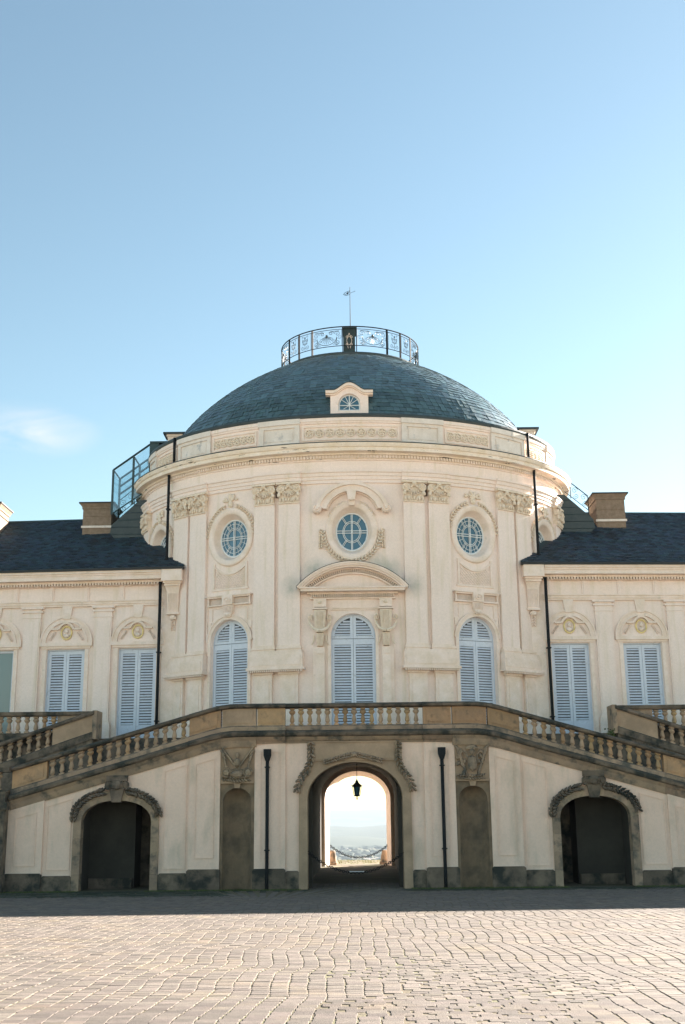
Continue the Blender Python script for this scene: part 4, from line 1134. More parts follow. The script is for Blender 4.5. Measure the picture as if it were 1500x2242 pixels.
        for s2 in (-1, 1):
            for j in range(9): q.blob((cx + s2 * (.24 + .035 * j), -.11, z0 + .25 + .10 * j), (.055, .08, .15), -s2 * (.3 + .06 * j))
            for j in range(6): q.blob((cx + s2 * random.uniform(.2, .5), -.1, z0 + random.uniform(.1, 1.0)), (.07, .08, .1), random.uniform(-1, 1))
            q.tube(arc(cx + s2 * .30, z0 + .72, .12, .2, 0, 270, 10, -.16), .03, 5)
        q.garland([(cx - .5, -.1, z0 + .06), (cx, -.12, z0 + .02), (cx + .5, -.1, z0 + .06)], .09)
    ob('carved_relief', q, 'stone', st, label='carved trophy of %s' % ('spread wings above a mask' if sg < 0 else 'a draped bust between plumes'))
    # side arch surround
    sur = MB(); o_ = arch_pts(sg * AC, AH + .27, 0, AS + .12, AR + .22, 28, 2.2); i_ = arch_pts(sg * AC, AH, 0, AS, AR, 28, 2.2)
    blk = []
    n_ = len(o_); cuts = [0, 1, 5, 9, 13, 17, 21, 25, 29, 30]
    for c0, c1 in zip(cuts[:-1], cuts[1:]):
        if c0 in (0,) or c1 == n_ - 1:
            za = 0; side_ = 0 if c0 == 0 else n_ - 1; other = 1 if c0 == 0 else n_ - 2
            zz = [0, .55, 1.15, 1.75, o_[1][1]]
            for j in range(4):
                b = MB(); x0, x1 = sorted((o_[side_][0], i_[side_][0])); e = .0
                b.box(x0, x1, -.09 + (j % 2) * .004, .35, zz[j] + .004, (zz[j + 1] if j < 3 else AS + .1) - .004); ob('voussoir', b, 'stone', st)
        else:
            b = MB(); 
            for j in range(c0, c1):
                b.prism([i_[j], i_[j + 1], o_[j + 1], o_[j]] if True else [], -.09 - ((c0 // 4) % 2) * .008, .35)
            ob('voussoir', b, 'stone', st)
    for gl in ([(x, -.13, z + .0) for x, z in o_[1:14]], [(x, -.13, z + .0) for x, z in o_[17:-1]]):
        q = MB(); q.garland(gl, .125, .30); ob('garland', q, 'stone_dark', st)
    q = MB(); cx = sg * AC
    q.prism([(cx - .16, 2.96), (cx + .16, 2.96), (cx + .26, 3.45), (cx - .26, 3.45)], -.20, .1)
    q.blob((cx, -.2, 3.56), (.28, .14, .18)); q.blob((cx, -.26, 3.5), (.12, .1, .12)); q.box(cx - .36, cx + .36, -.26, .1, 3.68, string_bot(AC) + .12)
    for s2 in (-1, 1): q.blob((cx + s2 * .30, -.16, 3.55), (.13, .1, .18), s2 * .3); q.tube(arc(cx + s2 * .26, 3.52, .10, .12, 0, 270, 10, -.22), .03, 5)
    ob('keystone', q, 'stone_dark', st)
    # room behind the side arch
    q = MB(); xi, xo = AC - 1.25, AC + 1.25
    q.box(*X(xi - .1, xi), .3, 3.5, 0, 3.9); q.box(*X(xo, xo + .1), .3, 2.2, 0, 3.9)
    q.box(*X(xi, xo), .3, 3.5, 3.45, 3.6); q.box(*X(xi, xi + .85), 3.3, 3.5, 0, 3.6); q.box(*X(xi + .85, xo), 1.5, 1.6, .0, 3.6); q.box(*X(xi + .85, xi + .95), 1.6, 3.4, .0, 3.6)
    q.box(*X(xi - .1, xi), .3, .31, 0, 3.9)
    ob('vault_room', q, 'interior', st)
    q = MB(); q.box(*X(xi + .9, xo - .05), 1.35, 1.5, .0, .35); ob('ledge', q, 'stone_dark', st)
# portal
q = MB(); o_ = arch_pts(0, PH, 0, PS, PR, 28)
curtain(q, cosl(-PH, PH, 28), lambda x: arch_z(x, PH, PS, PR), lambda x: 4.97, lambda x, z: (x, -.10, z))
for sg in (-1, 1):
    xs = [PH, 1.75, 1.96]
    curtain(q, [sg * a for a in lin(PH, 1.96, 2)], lambda x: 0, lambda x: 3.2, lambda x, z: (x, -.10, z))
    curtain(q, [sg * a for a in lin(PH, 2.04, 6)], lambda x: 3.2, lambda x: 4.97 if abs(x) < 1.47 else 3.2 + (2.04 - abs(x)) / (2.04 - 1.66) * .65, lambda x, z: (x, -.10, z))
    q.add([(sg * 1.96, -.10, 0), (sg * 1.96, .05, 0), (sg * 1.96, .05, 3.2), (sg * 1.96, -.10, 3.2)], [(0, 1, 2, 3)])
reveal(q, o_, lambda x, z: (x, -.10, z), lambda x, z: (x, .8, z))
ob('portal_surround', q, 'stone_block', st)
# infill of wall between portal head and 1.9
q = MB()
for sg in (-1, 1):
    q = MB(); curtain(q, [sg * 1.4, sg * 1.95], lambda x: 4.0, lambda x: 4.97, lambda x, z: (x, -.02, z))
    curtain(q, [sg * 1.67, sg * 1.95], lambda x: 3.0, lambda x: 4.0, lambda x, z: (x, -.02, z))
    ob('wall', q, 'wall_low', st)
q = MB(); q.box(-1.47, 1.47, -.15, .02, 4.30, 4.93); q.box(-1.38, 1.38, -.165, -.1, 4.36, 4.88)
q.box(-1.50, 1.50, -.19, .02, 4.93, 4.97)
ob('plaque', q, 'stone_block', st)
for sg in (-1, 1):
    q = MB(); q.garland([(sg * 1.53, -.16, 4.9), (sg * 1.53, -.16, 4.35), (sg * 1.62, -.16, 4.05), (sg * 1.85, -.16, 3.75), (sg * 2.0, -.16, 3.45), (sg * 2.03, -.16, 3.15)], .12)
    ob('garland', q, 'stone', st)
q = MB()
q.garland([(-1.05, -.2, 4.25), (-.5, -.2, 4.40), (-.08, -.2, 4.50), (.08, -.2, 4.50), (.5, -.2, 4.40), (1.05, -.2, 4.25)], .085)
q.blob((0, -.22, 4.52), (.12, .08, .09)); ob('garland', q, 'stone', st)
# passage through to the far side
q = MB(); TH, TS, TR = 1.52, 3.2, 1.15
pin = arch_pts(0, TH, 0, TS, TR, 24); pw = arch_pts(0, 1.78, 0, 3.3, 1.4, 24)
curtain(q, cosl(-PH, PH, 24), lambda x: arch_z(x, PH, PS, PR) - .0 if abs(x) > TH else arch_z(x, TH, TS, TR), lambda x: 4.9, F(.8))
reveal(q, pin, lambda x, z: (x, .8, z), lambda x, z: (x, 1.4, z))
for sg in (-1, 1): curtain(q, [sg * TH, sg * 1.8], lambda x: 0, lambda x: 4.9, F(.8)); curtain(q, [sg * TH, sg * 1.8], lambda x: 0, lambda x: 4.9, F(1.4))
curtain(q, cosl(-TH, TH, 24), lambda x: arch_z(x, TH, TS, TR), lambda x: 4.9, F(1.4))
reveal(q, pw, lambda x, z: (x, 1.4, z), lambda x, z: (x + .1, 16.8, z))
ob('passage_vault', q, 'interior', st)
q = MB(); far_o = arch_pts(.10, 1.60, 0, 3.15, 1.33, 24); far_i = arch_pts(.10, 1.36, 0, 3.05, 1.10, 24)
reveal(q, far_o, lambda x, z: (x, 16.8, z), lambda x, z: (x + .0, 17.0, z))
k = len(q.v)
reveal(q, far_o, lambda x, z: (x, 17.0, z), lambda x, z: ((x - .1) * .885 + .1, 18.0, z if z < .1 else (z - 3.1) * .86 + 3.1 if z > 3.1 else z))
# walls around the far mouth
fx = lambda y: (lambda x, z: (x + .1, y, z))
for y in (16.8, 18.01):
    hh, ss, rr = (1.6, 3.15, 1.33) if y < 17 else (1.42, 3.14, 1.14)
    curtain(q, cosl(-hh, hh, 20), lambda x: arch_z(x, hh, ss, rr), lambda x: 5.3, fx(y)); curtain(q, [-2.3, -hh], lambda x: -.1, lambda x: 5.3, fx(y)); curtain(q, [hh, 2.3], lambda x: -.1, lambda x: 5.3, fx(y))
ob('far_arch', q, 'trim', st)

# cornice / string course following the slope, landing and floor slabs
def ribbon(mb, prof, xs, zf):
    k = len(mb.v); m_ = len(prof)
    for x in xs:
        for y, z in prof: mb.v.append((x, y, z + zf(x)))
    for i in range(len(xs) - 1):
        for j in range(m_ - 1): mb.f.append((k + i * m_ + j, k + (i + 1) * m_ + j, k + (i + 1) * m_ + j + 1, k + i * m_ + j + 1))
    mb.f.append(tuple(k + j for j in range(m_))[::-1]); mb.f.append(tuple(k + (len(xs) - 1) * m_ + j for j in range(m_)))
def xseg(a, b): return lin(a, b, max(2, int(abs(b - a) / .3)))
breaks = [-12.05, -10.8, -8.4, -5.85, -4.70, -3.45, -2.42, 2.42, 3.45, 4.70, 5.85, 8.4, 10.8, 12.05]
for a, b in zip(breaks[:-1], breaks[1:]):
    g_ = .003; proud = .06 if (abs(a + b) / 2 < 5.9 and abs(a + b) / 2 > 2.43) else 0
    y0 = -.10 - proud
    q = MB(); mid_ = abs(a + b) / 2 < 3.46
    low = .0 if mid_ else -.12
    ribbon(q, [(.5, 4.92 + low), (y0 + .05, 4.92 + low), (y0 + .02, 4.98 + low), (y0 - .04, 5.02), (y0 - .10, 5.10), (y0 - .12, 5.14), (.5, 5.14)], xseg(a + g_, b - g_), lambda x: -drop(x))
    ob('string_course', q, 'stone', st)
    q = MB()
    ribbon(q, [(.5, 5.14), (y0 - .16, 5.142), (y0 - .22, 5.19), (y0 - .24, 5.27), (y0 - .20, 5.33), (y0 - .12, 5.36), (.5, 5.37)], xseg(a + g_, b - g_), lambda x: -drop(x))
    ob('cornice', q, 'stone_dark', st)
    q = MB()
    ribbon(q, [(.22, 5.365), (y0 - .06, 5.367), (y0 - .06, 5.50), (y0 - .02, 5.54), (.20, 5.54)], xseg(a + g_, b - g_), lambda x: -drop(x))
    ob('balustrade_base', q, 'stone', st)
    q = MB()
    ribbon(q, [(.22, 6.14), (y0 - .03, 6.142), (y0 - .12, 6.18), (y0 - .14, 6.24), (y0 - .10, 6.29), (y0 - .03, 6.31), (.22, 6.31), (.30, 6.25), (.22, 6.14)], xseg(a + g_, b - g_), lambda x: -drop(x))
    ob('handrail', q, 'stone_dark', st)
# solid panels in the balustrade
for a, b, m_ in ((2.44, 3.43, 'stone_orange'), (3.47, 4.68, 'stone_orange'), (4.72, 5.83, 'stone_orange'), (10.82, 12.03, 'stone_orange')):
    for sg in (-1, 1):
        y0 = -.14 if a < 5 else -.08
        mname = m_ if not (sg < 0 and a == 3.47) else 'stone_block'
        q = MB(); xs = [sg * x for x in xseg(a + .003, b - .003)]
        if sg < 0: xs = xs[::-1]
        ribbon(q, [(.18, 5.54), (y0, 5.541), (y0, 6.141), (.18, 6.142)], xs, lambda x: -drop(x))
        xs2 = [sg * x for x in xseg(a + .12, b - .12)]
        if sg < 0: xs2 = xs2[::-1]
        ribbon(q, [(.0, 5.63), (y0 - .025, 5.63), (y0 - .025, 6.05), (.0, 6.05)], xs2, lambda x: -drop(x))
        ob('balustrade_panel', q, mname, st)
# balusters
BPROF = [(.085, 0), (.085, .05), (.05, .07), (.055, .10), (.085, .14), (.078, .22), (.055, .32), (.048, .36), (.062, .38), (.105, .43), (.115, .47), (.095, .51), (.05, .545), (.075, .555), (.085, .57), (.085, .60)]
def bal_mesh(sl, m_):
    q = MB(); q.lathe(BPROF[2:-2], 10); 
    q.box(-.085, .085, -.085, .085, -.005, .06); q.box(-.085, .085, -.085, .085, .548, .603)
    q.v = [(x, y, z - sl * x) for x, y, z in q.v]
    return q.mesh('baluster', m_)
BM = {(k, c): bal_mesh(k * SL, c) for k in (-1, 0, 1) for c in ('stone_orange', 'stone_block')}
random.seed(3)
for i in range(15):
    ob('baluster', BM[(0, 'stone_orange' if random.random() < .6 else 'stone_block')], None, st, T(-2.2 + i * 4.4 / 14, .03, 5.54))
for sg in (-1, 1):
    for i in range(15):
        x = sg * (6.05 + i * (10.65 - 6.05) / 14)
        o = ob('baluster', BM[(sg, 'stone_orange' if random.random() < (.75 if sg > 0 else .4) else 'stone_block')], None, st, T(x, .03, 5.54 - drop(x)))
# landing, steps, lower landing
q = MB(); q.box(-4.75, 4.75, .22, 4.2, 5.15, 5.36); ob('landing', q, 'stone_block', st)
for sg in (-1, 1):
    n = 16
    for i in range(n):
        x0 = 4.75 + i * .46; z = 5.36 - .13 * (i + 1)
        b = MB(); x1, x2 = sorted((sg * x0, sg * (x0 + .52))); b.box(x1, x2, .22, 2.6, z - .5, z - (.0)); b.box(min(sg * (x0 + .44), sg * (x0 + .49)), max(sg * (x0 + .44), sg * (x0 + .49)), .2, 2.6, z - .05, z + .001)
        ob('step', b, 'stone_block', st)
    b = MB(); x1, x2 = sorted((sg * 12.1, sg * 14.6)); b.box(x1, x2, .6, 2.6, 2.9, 3.28); b.box(x1, x2, .6, .9, 0, 2.9); ob('lower_landing', b, 'stone_dark', st)
    # outer end balusters on the pier
    for i in range(3): ob('baluster', BM[(0, 'stone_block')], None, st, T(sg * (12.45 + i * .34), -.2, 3.42))
    b = MB(); x1, x2 = sorted((sg * 12.06, sg * 14.7)); b.box(x1, x2, -.45, .1, 4.02, 4.18); b.box(x1, x2, -.4, .05, 3.34, 3.42); ob('handrail', b, 'stone_dark', st)

# ================================================================== TERRACES
for sg, s_ in ((-1, 'left'), (1, 'right')):
    def X(a, b): return tuple(sorted((sg * a, sg * b)))
    tr = thing('terrace', 'raised stone terrace with balustrade before the %s wing' % s_, 'terrace', (sg * 14, 4.5, 0), 'terraces before the wings')
    q = MB(); q.box(*X(4.76, 24), 2.9, 7.8, 5.1, 5.34); q.box(*X(4.76, 24), 2.7, 3.02, 0, 5.1); ob('retaining_wall', q, 'stone_dark', tr)
    YB = 3.22
    q = MB(); q.box(*X(9.85, 24), YB - .17, YB + .17, 5.34, 5.58); ob('balustrade_base', q, 'stone_dark', tr)
    q = MB(); q.box(*X(9.80, 24), YB - .2, YB + .2, 6.22, 6.38); q.box(*X(9.78, 24), YB - .24, YB + .24, 6.26, 6.34); ob('handrail', q, 'stone_dark', tr)
    q = MB(); q.box(*X(9.86, 11.35), YB - .13, YB + .13, 5.58, 6.22); q.box(*X(10.0, 11.2), YB - .155, YB + .1, 5.66, 6.14); ob('balustrade_panel', q, 'stone', tr)
    for i in range(14):
        ob('baluster', BM[(0, 'stone_orange' if random.random() < .5 else 'stone_block')], None, tr, T(sg * (11.52 + .34 * i), YB, 5.60))
    # sloping rear parapet of the flight, in front of the terrace
    s2 = .34; dr = lambda x: max(0, (abs(x) - 9.85)) * s2 if abs(x) < 10.4 else s2 * (abs(x) - 9.85) * .98
    YR = 2.62
    def rb(prof, a, b, nm, mt):
        xs = [sg * x for x in lin(a, b, max(2, int((b - a) / .4)))]
        if sg < 0: xs = xs[::-1]
        q = MB(); ribbon(q, prof, xs, lambda x: -dr(x)); return ob(nm, q, mt, tr)
    rb([(YR + .2, 6.20), (YR - .2, 6.20), (YR - .24, 6.26), (YR - .22, 6.34), (YR - .1, 6.37), (YR + .2, 6.37)], 9.8, 15.5, 'sloping_handrail', 'stone_dark')
    rb([(YR + .2, 5.30), (YR - .2, 5.30), (YR - .2, 5.54), (YR - .14, 5.58), (YR + .2, 5.58)], 9.84, 15.5, 'sloping_base', 'stone_dark')
    rb([(YR + .12, 5.58), (YR - .13, 5.58), (YR - .13, 6.20), (YR + .12, 6.20)], 9.86, 11.35, 'balustrade_panel', 'stone_block')
    rb([(YR + .15, 3.0), (YR - .15, 3.0), (YR - .15, 5.30), (YR + .15, 5.30)], 9.84, 15.5, 'flight_wall', 'stone_dark')
    q = MB(); q.lathe(BPROF[2:-2], 10); q.box(-.085, .085, -.085, .085, -.005, .06); q.box(-.085, .085, -.085, .085, .548, .613)
    q.v = [(x, y, z - sg * s2 * x) for x, y, z in q.v]; bm_ = q.mesh('baluster', 'stone_block')
    for i in range(11):
        x = 11.55 + .35 * i; ob('baluster', bm_, None, tr, T(sg * x, YR, 5.59 - dr(x)))
    q = MB(); q.box(*X(9.70, 9.86), YR - .2, YB + .2, 5.30, 6.36); ob('corner_post', q, 'stone', tr)

# small shrub at the terrace corner
sh = thing('shrub', 'small green plant growing at the corner of the right terrace parapet', 'plant', (9.5, 2.3, 5.2))
q = MB(); random.seed(21)
for i in range(140):
    a = random.uniform(0, 2 * pi); r = random.uniform(0, .22); z = 5.0 + random.uniform(0, .45)
    p = Vector((9.55 + r * cos(a), 2.35 + r * sin(a), z)); d = Vector((random.gauss(0, 1), random.gauss(0, 1), random.gauss(.3, 1))).normalized() * .06; e = d.cross(Vector((random.random(), random.random(), .3))).normalized() * .03
    q.add([p, p + d * .5 + e, p + d, p + d * .5 - e], [(0, 1, 2, 3)])
ob('foliage', q, 'grass', sh)
q = MB(); q.tube([(9.55, 2.35, 4.7), (9.56, 2.34, 5.2)], .012, 4); ob('stem', q, 'rust', sh)

# ================================================================== PASSAGE FITTINGS
la = thing('lantern', 'black hexagonal lantern hanging in the passage arch', 'lantern', (.07, 2.2, 3.0))
q = MB(); q.tube([(0, 0, 4.32), (0, 0, 3.66)], .012, 5); ob('hanging_rod', q, 'iron', la, T(.07, 2.2, 0))
q = MB()
for j in range(6):
    a0, a1 = pi / 3 * j, pi / 3 * (j + 1)
    t_, b_ = .17, .11
    for a in (a0,): q.tube([(t_ * cos(a), t_ * sin(a), 3.48), (b_ * cos(a), b_ * sin(a), 3.14)], .012, 4)
    q.add([(.185 * cos(a0), .185 * sin(a0), 3.48), (.185 * cos(a1), .185 * sin(a1), 3.48), (.05 * cos(a1), .05 * sin(a1), 3.62), (.05 * cos(a0), .05 * sin(a0), 3.62)], [(0, 1, 2, 3)])
    q.blob((.19 * cos(a0), .19 * sin(a0), 3.50), (.015, .015, .03))
q.lathe([(.12, 3.10), (.12, 3.15), (.0, 3.16)], 6); q.lathe([(.05, 3.6), (.07, 3.64), (.03, 3.68), (.02, 3.72)], 8); q.lathe([(.01, 2.97), (.03, 3.02), (.02, 3.10)], 6)
q.lathe([(.16, 3.44), (.178, 3.44), (.178, 3.49), (.16, 3.49)], 6)
ob('cage', q, 'iron', la, T(.07, 2.2, 0))
q = MB(); q.lathe([(.10, 3.15), (.155, 3.46)], 6); ob('glass', q, 'pane', la, T(.07, 2.2, 0))
def chain(label, p0, p1, sag, r, n=40):
    q = MB(); pts = []
    for i in range(n + 1):
        u = i / n; x = p0[0] + (p1[0] - p0[0]) * u; y = p0[1] + (p1[1] - p0[1]) * u; z = p0[2] + (p1[2] - p0[2]) * u - sag * 4 * u * (1 - u); pts.append((x, y, z))
    for i in range(n):
        a, b = Vector(pts[i]), Vector(pts[i + 1]); m_ = (a + b) / 2; d = (b - a); L = d.length * .72; d.normalize()
        s_ = Vector((0, 1, 0)) if i % 2 else d.cross(Vector((0, 1, 0)))
        ring = [m_ + d * (L * cos(2 * pi * j / 8)) + s_ * (r * 2.0 * sin(2 * pi * j / 8)) for j in range(8)]
        q.tube(ring, r * .7, 4, True)
    return tag(ob('barrier_chain', q, 'iron', None), label, 'chain')
chain('iron chain sagging across the bright far mouth of the passage', (-1.42, 17.9, 1.05), (1.66, 17.9, 1.02), .68, .022, 44)
chain('dark iron chain slung across the near mouth of the passage', (-1.66, .15, 1.22), (1.66, .15, 1.18), .68, .02, 50)
q = MB(); q.tube([(-.2, .10, .56), (.26, .10, .56)], .012, 5); q.blob((-.2, .1, .56), (.02, .02, .02)); q.blob((.26, .1, .56), (.02, .02, .02))
tag(ob('chain_bar', q, 'white_paint'), 'thin pale bar hanging on the chain in the dark passage mouth', 'bar')
for sg, s_ in ((-1, 'left'), (1, 'right')):
    q = MB(); q.lathe([(.30, 0), (.30, .1), (.25, .16), (.17, .62), (.12, .68), (.0, .70)], 12)
    tag(ob('stone_bollard', q, 'stone', None, T(.12 + sg * 1.32, 18.5, .0), smooth=False), 'tapering stone bollard at the %s foot of the far passage arch' % s_, 'bollard', 'stone bollards at the far arch')

# ================================================================== GROUND
def gz(y): return -.0243 * y if -45 < y < 0 else (0 if y >= 0 else 1.0935)
def terrain_z(x, y):
    if y < 24: return gz(y) - .006
    h = min(1, (y - 24) / 500); f_ = h * h * (3 - 2 * h)
    if y < 25.5: return -.006 - .25 * (y - 24)
    r = 6 * sin(x * .0021 + 1) + 5 * sin(y * .0017 + x * .0008)
    return -.5 - 9 * min(1, (y - 25) / 14) - 190 * f_ + r * f_
ys = [-30000, -8000, -2000, -500, -150, -80, -60, -50, -45, -44, -40, -30, -20, -10, -2, 0, 4, 10, 18, 22, 24, 25, 26, 28, 32, 38, 48, 60, 80, 110, 150, 200, 260, 320, 380, 450, 520, 620, 800, 1100, 1500, 2000, 2600, 3200, 3800, 4400, 5000, 5600, 6200, 7000, 8000, 9500, 11000, 13000, 16000, 20000, 24000, 28000, 30000]
xs_ = [-30000, -15000, -8000, -5000, -3500, -2500, -1800, -1200, -800, -500, -300, -180, -100, -60, -30, -12, 0, 12, 30, 60, 100, 180, 300, 500, 800, 1200, 1800, 2500, 3500, 5000, 8000, 15000, 30000]
near = MB(); far = MB()
iy = ys.index(24)
def grid(q, xs, ys):
    for y in ys:
        for x in xs: q.v.append((x, y, terrain_z(x, y)))
    n = len(xs)
    for j in range(len(ys) - 1):
        for i in range(n - 1): q.f.append((j * n + i, j * n + i + 1, (j + 1) * n + i + 1, (j + 1) * n + i))
grid(near, xs_, ys[:iy + 1]); grid(far, xs_, ys[iy:])
ob('ground', near, 'ground', None, kind='structure')
ob('valley', far, 'land', None, kind='structure', smooth=True)
def court(nm, x0, x1, y0, y1):
    q = MB(); yy = [y for y in (-400, -150, -80, -50, -45, -40, -36, -20, 0) if y0 <= y <= y1]
    for y in yy: q.v += [(x0, y, gz(y) + .004), (x1, y, gz(y) + .004)]
    for j in range(len(yy) - 1): q.f.append((2 * j, 2 * j + 1, 2 * j + 3, 2 * j + 2))
    ob(nm, q, 'bounce_gravel', None, kind='structure')
court('unseen_bounce_court', -150, 150, -400, -36); court('unseen_bounce_court', 20, 150, -36, 0); court('unseen_bounce_court', -150, -20, -36, 0)  # court sheets out of view, added to bounce sunlight onto the shaded walls
def ridge(name, y0, depth, ztop, amp, seed, zb=-205, xw=14000):
    q = MB(); random.seed(seed); ph = [random.uniform(0, 6.28) for _ in range(8)]
    nx = 160; ny = 10
    for j in range(ny + 1):
        v = j / ny; env = sin(pi * v) ** .8 if 0 < v < 1 else 0
        for i in range(nx + 1):
            x = -xw + 2 * xw * i / nx
            h = ztop - zb + amp * (sin(x * .00035 + ph[0]) + .5 * sin(x * .0011 + ph[1]) + .25 * sin(x * .0031 + ph[2]) + .12 * sin(x * .008 + ph[3] + v * 3)) + (7 * sin(x * .0105 + ph[5]) + 3.5 * sin(x * .027 + ph[6] + v * 2)) * (3 if y0 > 15000 else 1)
            q.v.append((x, y0 + depth * v + 120 * sin(x * .001 + ph[4]), zb - 5 + env * h))
    n = nx + 1
    for j in range(ny):
        for i in range(nx): q.f.append((j * n + i, j * n + i + 1, (j + 1) * n + i + 1, (j + 1) * n + i))
    return ob(name, q, 'hill', None, kind='structure', smooth=True)
ridge('far_hills', 20000, 6000, 14, 5, 1, xw=28000)
ridge('hills', 8300, 3400, -112, 16, 2)
ridge('low_hills', 6200, 1600, -158, 9, 4)
# distant town: houses scattered over the valley floor
random.seed(9); q = MB(); rf = MB()
for i in range(2600):
    cl = random.random()
    y = random.gauss(4700, 420) if cl < .75 else random.uniform(2600, 7000); x = random.gauss(-40, 160) * y / 4700 if cl < .6 else random.uniform(-900, 900)
    w_, d_, h_ = random.uniform(9, 22), random.uniform(8, 14), random.uniform(6, 13); z = terrain_z(x, y) - .5; a = random.uniform(0, pi)
    ca, sa = cos(a), sin(a)
    f_ = lambda X_, Y_, Z_: (x + (X_ - x) * ca - (Y_ - y) * sa, y + (X_ - x) * sa + (Y_ - y) * ca, Z_)
    q.box(x - w_ / 2, x + w_ / 2, y - d_ / 2, y + d_ / 2, z, z + h_, fn=f_)
ob('distant_town', q, 'house', None, kind='stuff')
q = MB()
for i in range(5000):
    y = random.uniform(2500, 7600); x = random.uniform(-1100, 1100); s_ = random.uniform(8, 22); z = terrain_z(x, y) + s_ * .3
    q.blob((x, y, z), (s_ * random.uniform(.8, 2.2), s_, s_ * .8), 0, 5, .3)
ob('distant_woods', q, 'land', None, kind='stuff')

# grass edge beyond the passage, and moss along the foot of the walls
def tufts(name, pts, h, m_, parent=None):
    q = MB()
    for x, y, z in pts:
        for _ in range(5):
            a = random.uniform(0, 2 * pi); hh = h * random.uniform(.5, 1.2); l_ = random.uniform(.2, .8) * hh; w_ = hh * .16
            bx, by = x + random.gauss(0, h * .5), y + random.gauss(0, h * .5)
            q.add([(bx - w_ * sin(a), by + w_ * cos(a), z), (bx + w_ * sin(a), by - w_ * cos(a), z), (bx + l_ * cos(a), by + l_ * sin(a), z + hh)], [(0, 1, 2)])
    return ob(name, q, m_, parent, kind='stuff')
random.seed(31)
tufts('grass', [(random.uniform(-3, 3.2), random.uniform(19.5, 24), -.06) for _ in range(900)], .10, 'moss')
pts = []
for i in range(3200):
    x = random.choice((-1, 1)) * random.uniform(1.9, 12.3)
    if 7.2 < abs(x) < 9.5: continue
    pts.append((x, -.22 - abs(random.gauss(0, .35)), .0))
tufts('wall_foot_weeds', pts, .05, 'grass')

# ---- cobbled courtyard
pav = link('courtyard_paving', None, None, T(0, -20, 0)); pav['kind'] = 'structure'
rng = np.random.default_rng(5)
def nz2(x, y, s):   # cheap smooth noise
    return np.sin(x * 1.3 * s + 2.1 * np.sin(y * .9 * s)) * .5 + np.sin(y * 1.7 * s + 1.3 * np.sin(x * 1.1 * s + 4)) * .5
PITCHX, PITCHY = .212, .165
stones = []
for i in range(-78, 79):
    xc0 = i * PITCHX
    y = -34.0 + rng.uniform(0, PITCHY)
    while y < -.35:
        L = PITCHY * rng.uniform(.8, 1.25)
        yc = y + L / 2
        lim = 3.9 + (yc + 34) * .30
        if abs(xc0) < lim + 1.2:
            dist = 0.0
            if yc > -5.9:   # apron strip laid askew along the wall
                xx = xc0 + (yc + 5.9) * (.35 if xc0 > -1 else max(-.25, .35 + (xc0 + 1) * .24))
                jx, jy = rng.normal(0, .012), 0
                if xc0 < -3.5: jx, jy = rng.normal(0, .035), rng.normal(0, .03)
            else:
                xx = xc0 + .05 * nz2(xc0 * .35, yc * 1.0, 1.0) + .035 * np.sin(yc * 1.9 + xc0 * .8) + .012 * np.sin(yc * 4.3 + xc0 * 2.1)
                jx, jy = rng.normal(0, .0035), 0
                if .2 + .5 * sin(yc * 2.2) < xc0 < 2.6 + .5 * sin(yc * 1.3) and yc < -25.4 + 1.3 * sin(xc0 * 2.0): jx, jy = rng.normal(0, .016), rng.normal(0, .010); xx += .4 * PITCHX * (int((yc + 60) / PITCHY) % 2)
            w_ = PITCHX * (.948 if yc < -5.9 else .90) * rng.uniform(.96, 1.02)
            stones.append((xx + jx, yc + jy, w_, L * .993, rng.normal(0, .012), rng.normal(0, .005), rng.normal(0, .005), rng.normal(0, .0012)))
        y += L
# also the strip through the passage mouth
for i in range(-8, 9):
    y = -.3
    while y < 3.2:
        L = PITCHY * rng.uniform(.85, 1.2)
        if abs(i * PITCHX) < 1.55: stones.append((i * PITCHX + rng.normal(0, .006), y + L / 2, PITCHX * .9, L * .94, 0, rng.normal(0, .01), rng.normal(0, .01), 0))
        y += L
S = np.array(stones)
def stone_verts(w_, L, seed):
    r = np.random.default_rng(seed); c = .16
    def ringp(k, z, bev):
        a, b = w_ / 2 * k, L / 2 * k
        p = [(-a + bev, -b), (a - bev, -b), (a, -b + bev), (a, b - bev), (a - bev, b), (-a + bev, b), (-a, b - bev), (-a, -b + bev)]
        return [(x * (1 + r.normal(0, .02)), y * (1 + r.normal(0, .02)), z) for x, y in p]
    return ringp(1.0, -.05, .012) + ringp(.99, -.003, .014) + ringp(.94, .0006, .018) + [(0, 0, .001)]
SF = []
for rr in range(2):
    for j in range(8): SF.append((rr * 8 + j, rr * 8 + (j + 1) % 8, (rr + 1) * 8 + (j + 1) % 8, (rr + 1) * 8 + j))
for j in range(8): SF.append((16 + j, 16 + (j + 1) % 8, 24))
order = np.argsort(S[:, 1] + np.abs(S[:, 0]) * .05)
vis = [i for i in order if S[i, 1] > -30.62 and abs(S[i, 0]) < 3.1 + (S[i, 1] + 30.6) * .22][:300]
near_ids = set(int(i) for i in vis)
protos = []
for v_ in range(14):
    me = bpy.data.meshes.new('cobblestone'); me.from_pydata(stone_verts(PITCHX * .91, PITCHY * .95, v_), [], SF); me.materials.append(M['sett'])
    protos.append(me)
for i in near_ids:
    x, y, w_, L, rz, rx, ry, dz_ = S[i]
    mw_ = T(x, y, gz(y) + dz_) @ Matrix.Rotation(rz, 4, 'Z') @ Matrix.Rotation(ry, 4, 'Y') @ Matrix.Rotation(rx, 4, 'X') @ Matrix.Diagonal((w_ / (PITCHX * .91), L / (PITCHY * .95), 1, 1))
    ob('cobblestone', protos[i % 14], None, pav, mw_)
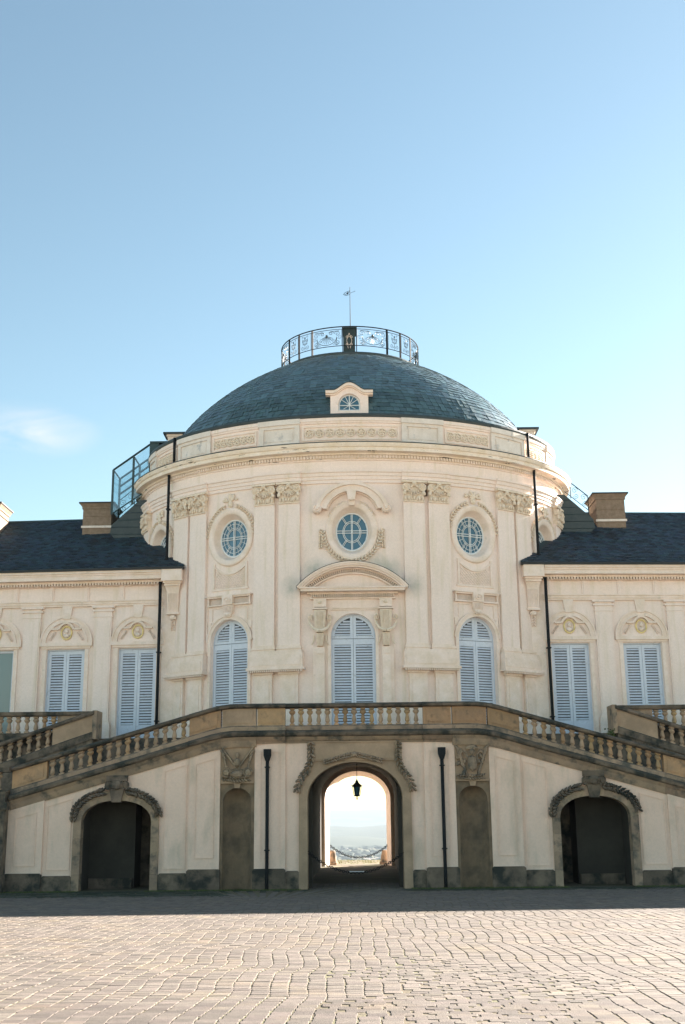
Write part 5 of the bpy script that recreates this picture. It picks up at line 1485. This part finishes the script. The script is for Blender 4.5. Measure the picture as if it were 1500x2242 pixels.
# proto verts at unit size have bevels scaled with the stone
A = []
for v_ in range(30):
    p = np.array(stone_verts(PITCHX * .91, PITCHY * .95, 100 + v_)); p[:, 0] /= PITCHX * .91; p[:, 1] /= PITCHY * .95; A.append(p)
A = np.array(A)
def cobble_mass(idx, nm, mt):
    n = len(idx); q_ = A[rng.integers(0, 30, n)]
    sx = S[idx, 2][:, None]; sy = S[idx, 3][:, None]; X_ = q_[:, :, 0] * sx; Y_ = q_[:, :, 1] * sy; Z_ = q_[:, :, 2]
    c_, s_ = np.cos(S[idx, 4])[:, None], np.sin(S[idx, 4])[:, None]
    Z_ = Z_ + X_ * S[idx, 6][:, None] + Y_ * S[idx, 5][:, None] + S[idx, 7][:, None]
    Xr = X_ * c_ - Y_ * s_ + S[idx, 0][:, None]; Yr = X_ * s_ + Y_ * c_ + S[idx, 1][:, None]
    Z_ = Z_ + np.where(Yr < 0, -.0243 * Yr, 0)
    V = np.stack([Xr, Yr, Z_], 2).reshape(-1, 3)
    fq = np.array([f for f in SF if len(f) == 4]); ft = np.array([f for f in SF if len(f) == 3])
    off = (np.arange(n) * 25)
    FQ = (fq[None] + off[:, None, None]).reshape(-1, 4); FT = (ft[None] + off[:, None, None]).reshape(-1, 3)
    me = bpy.data.meshes.new(nm); me.vertices.add(len(V)); me.vertices.foreach_set('co', V.ravel())
    nl = FQ.size + FT.size; me.loops.add(nl); me.loops.foreach_set('vertex_index', np.concatenate([FQ.ravel(), FT.ravel()]).astype(np.int32))
    me.polygons.add(len(FQ) + len(FT)); ls = np.concatenate([np.arange(len(FQ)) * 4, FQ.size + np.arange(len(FT)) * 3]).astype(np.int32)
    me.polygons.foreach_set('loop_start', ls)
    me.polygons.foreach_set('use_smooth', np.zeros(len(FQ) + len(FT), dtype=bool)); me.update(calc_edges=True); me.materials.append(M[mt])
    o = link(nm, me, pav); o['kind'] = 'stuff'
wild = np.random.default_rng(8).random(len(S))
mossy = (S[:, 1] > -1.7 - 2.4 * (S[:, 0] < -4) * (S[:, 0] + 12 > 0) - .9 * wild) & (np.abs(S[:, 0]) > 1.6)
idx_a = np.array([i for i in range(len(S)) if i not in near_ids and not mossy[i]]); idx_b = np.array([i for i in range(len(S)) if i not in near_ids and mossy[i]])
cobble_mass(idx_a, 'cobbles', 'sett'); cobble_mass(idx_b, 'mossy_cobbles', 'sett_moss')
# moss in the joints: little tufts where the columns of setts meet
random.seed(77); pts = []
for i in range(2600):
    j = random.randrange(len(stones)); s__ = stones[j]
    if s__[1] > -17 or s__[1] < -31: continue
    dens = sin(s__[0] * 1.1 + 1) + sin(s__[1] * .8)
    if dens < .3: continue
    pts.append((s__[0] + PITCHX / 2, s__[1] + random.uniform(-.08, .08), gz(s__[1]) - .02))
tufts('joint_moss', pts, .022, 'moss')

# ================================================================== HAZE
hz = MB(); hz.box(-30500, 30500, -30500, 30500, -260, 32)
hm = bpy.data.materials.new('haze'); hm.use_nodes = True
hn = hm.node_tree.nodes; hn.remove(hn['Principled BSDF'])
pv = hn.new('ShaderNodeVolumePrincipled'); pv.inputs['Color'].default_value = (.34, .40, .46, 1); pv.inputs['Density'].default_value = 8.5e-5; pv.inputs['Anisotropy'].default_value = .0
hm.node_tree.links.new(pv.outputs[0], hn['Material Output'].inputs['Volume'])
mh = hz.mesh('haze'); mh.materials.append(hm)
ho = link('haze', mh); ho['kind'] = 'stuff'
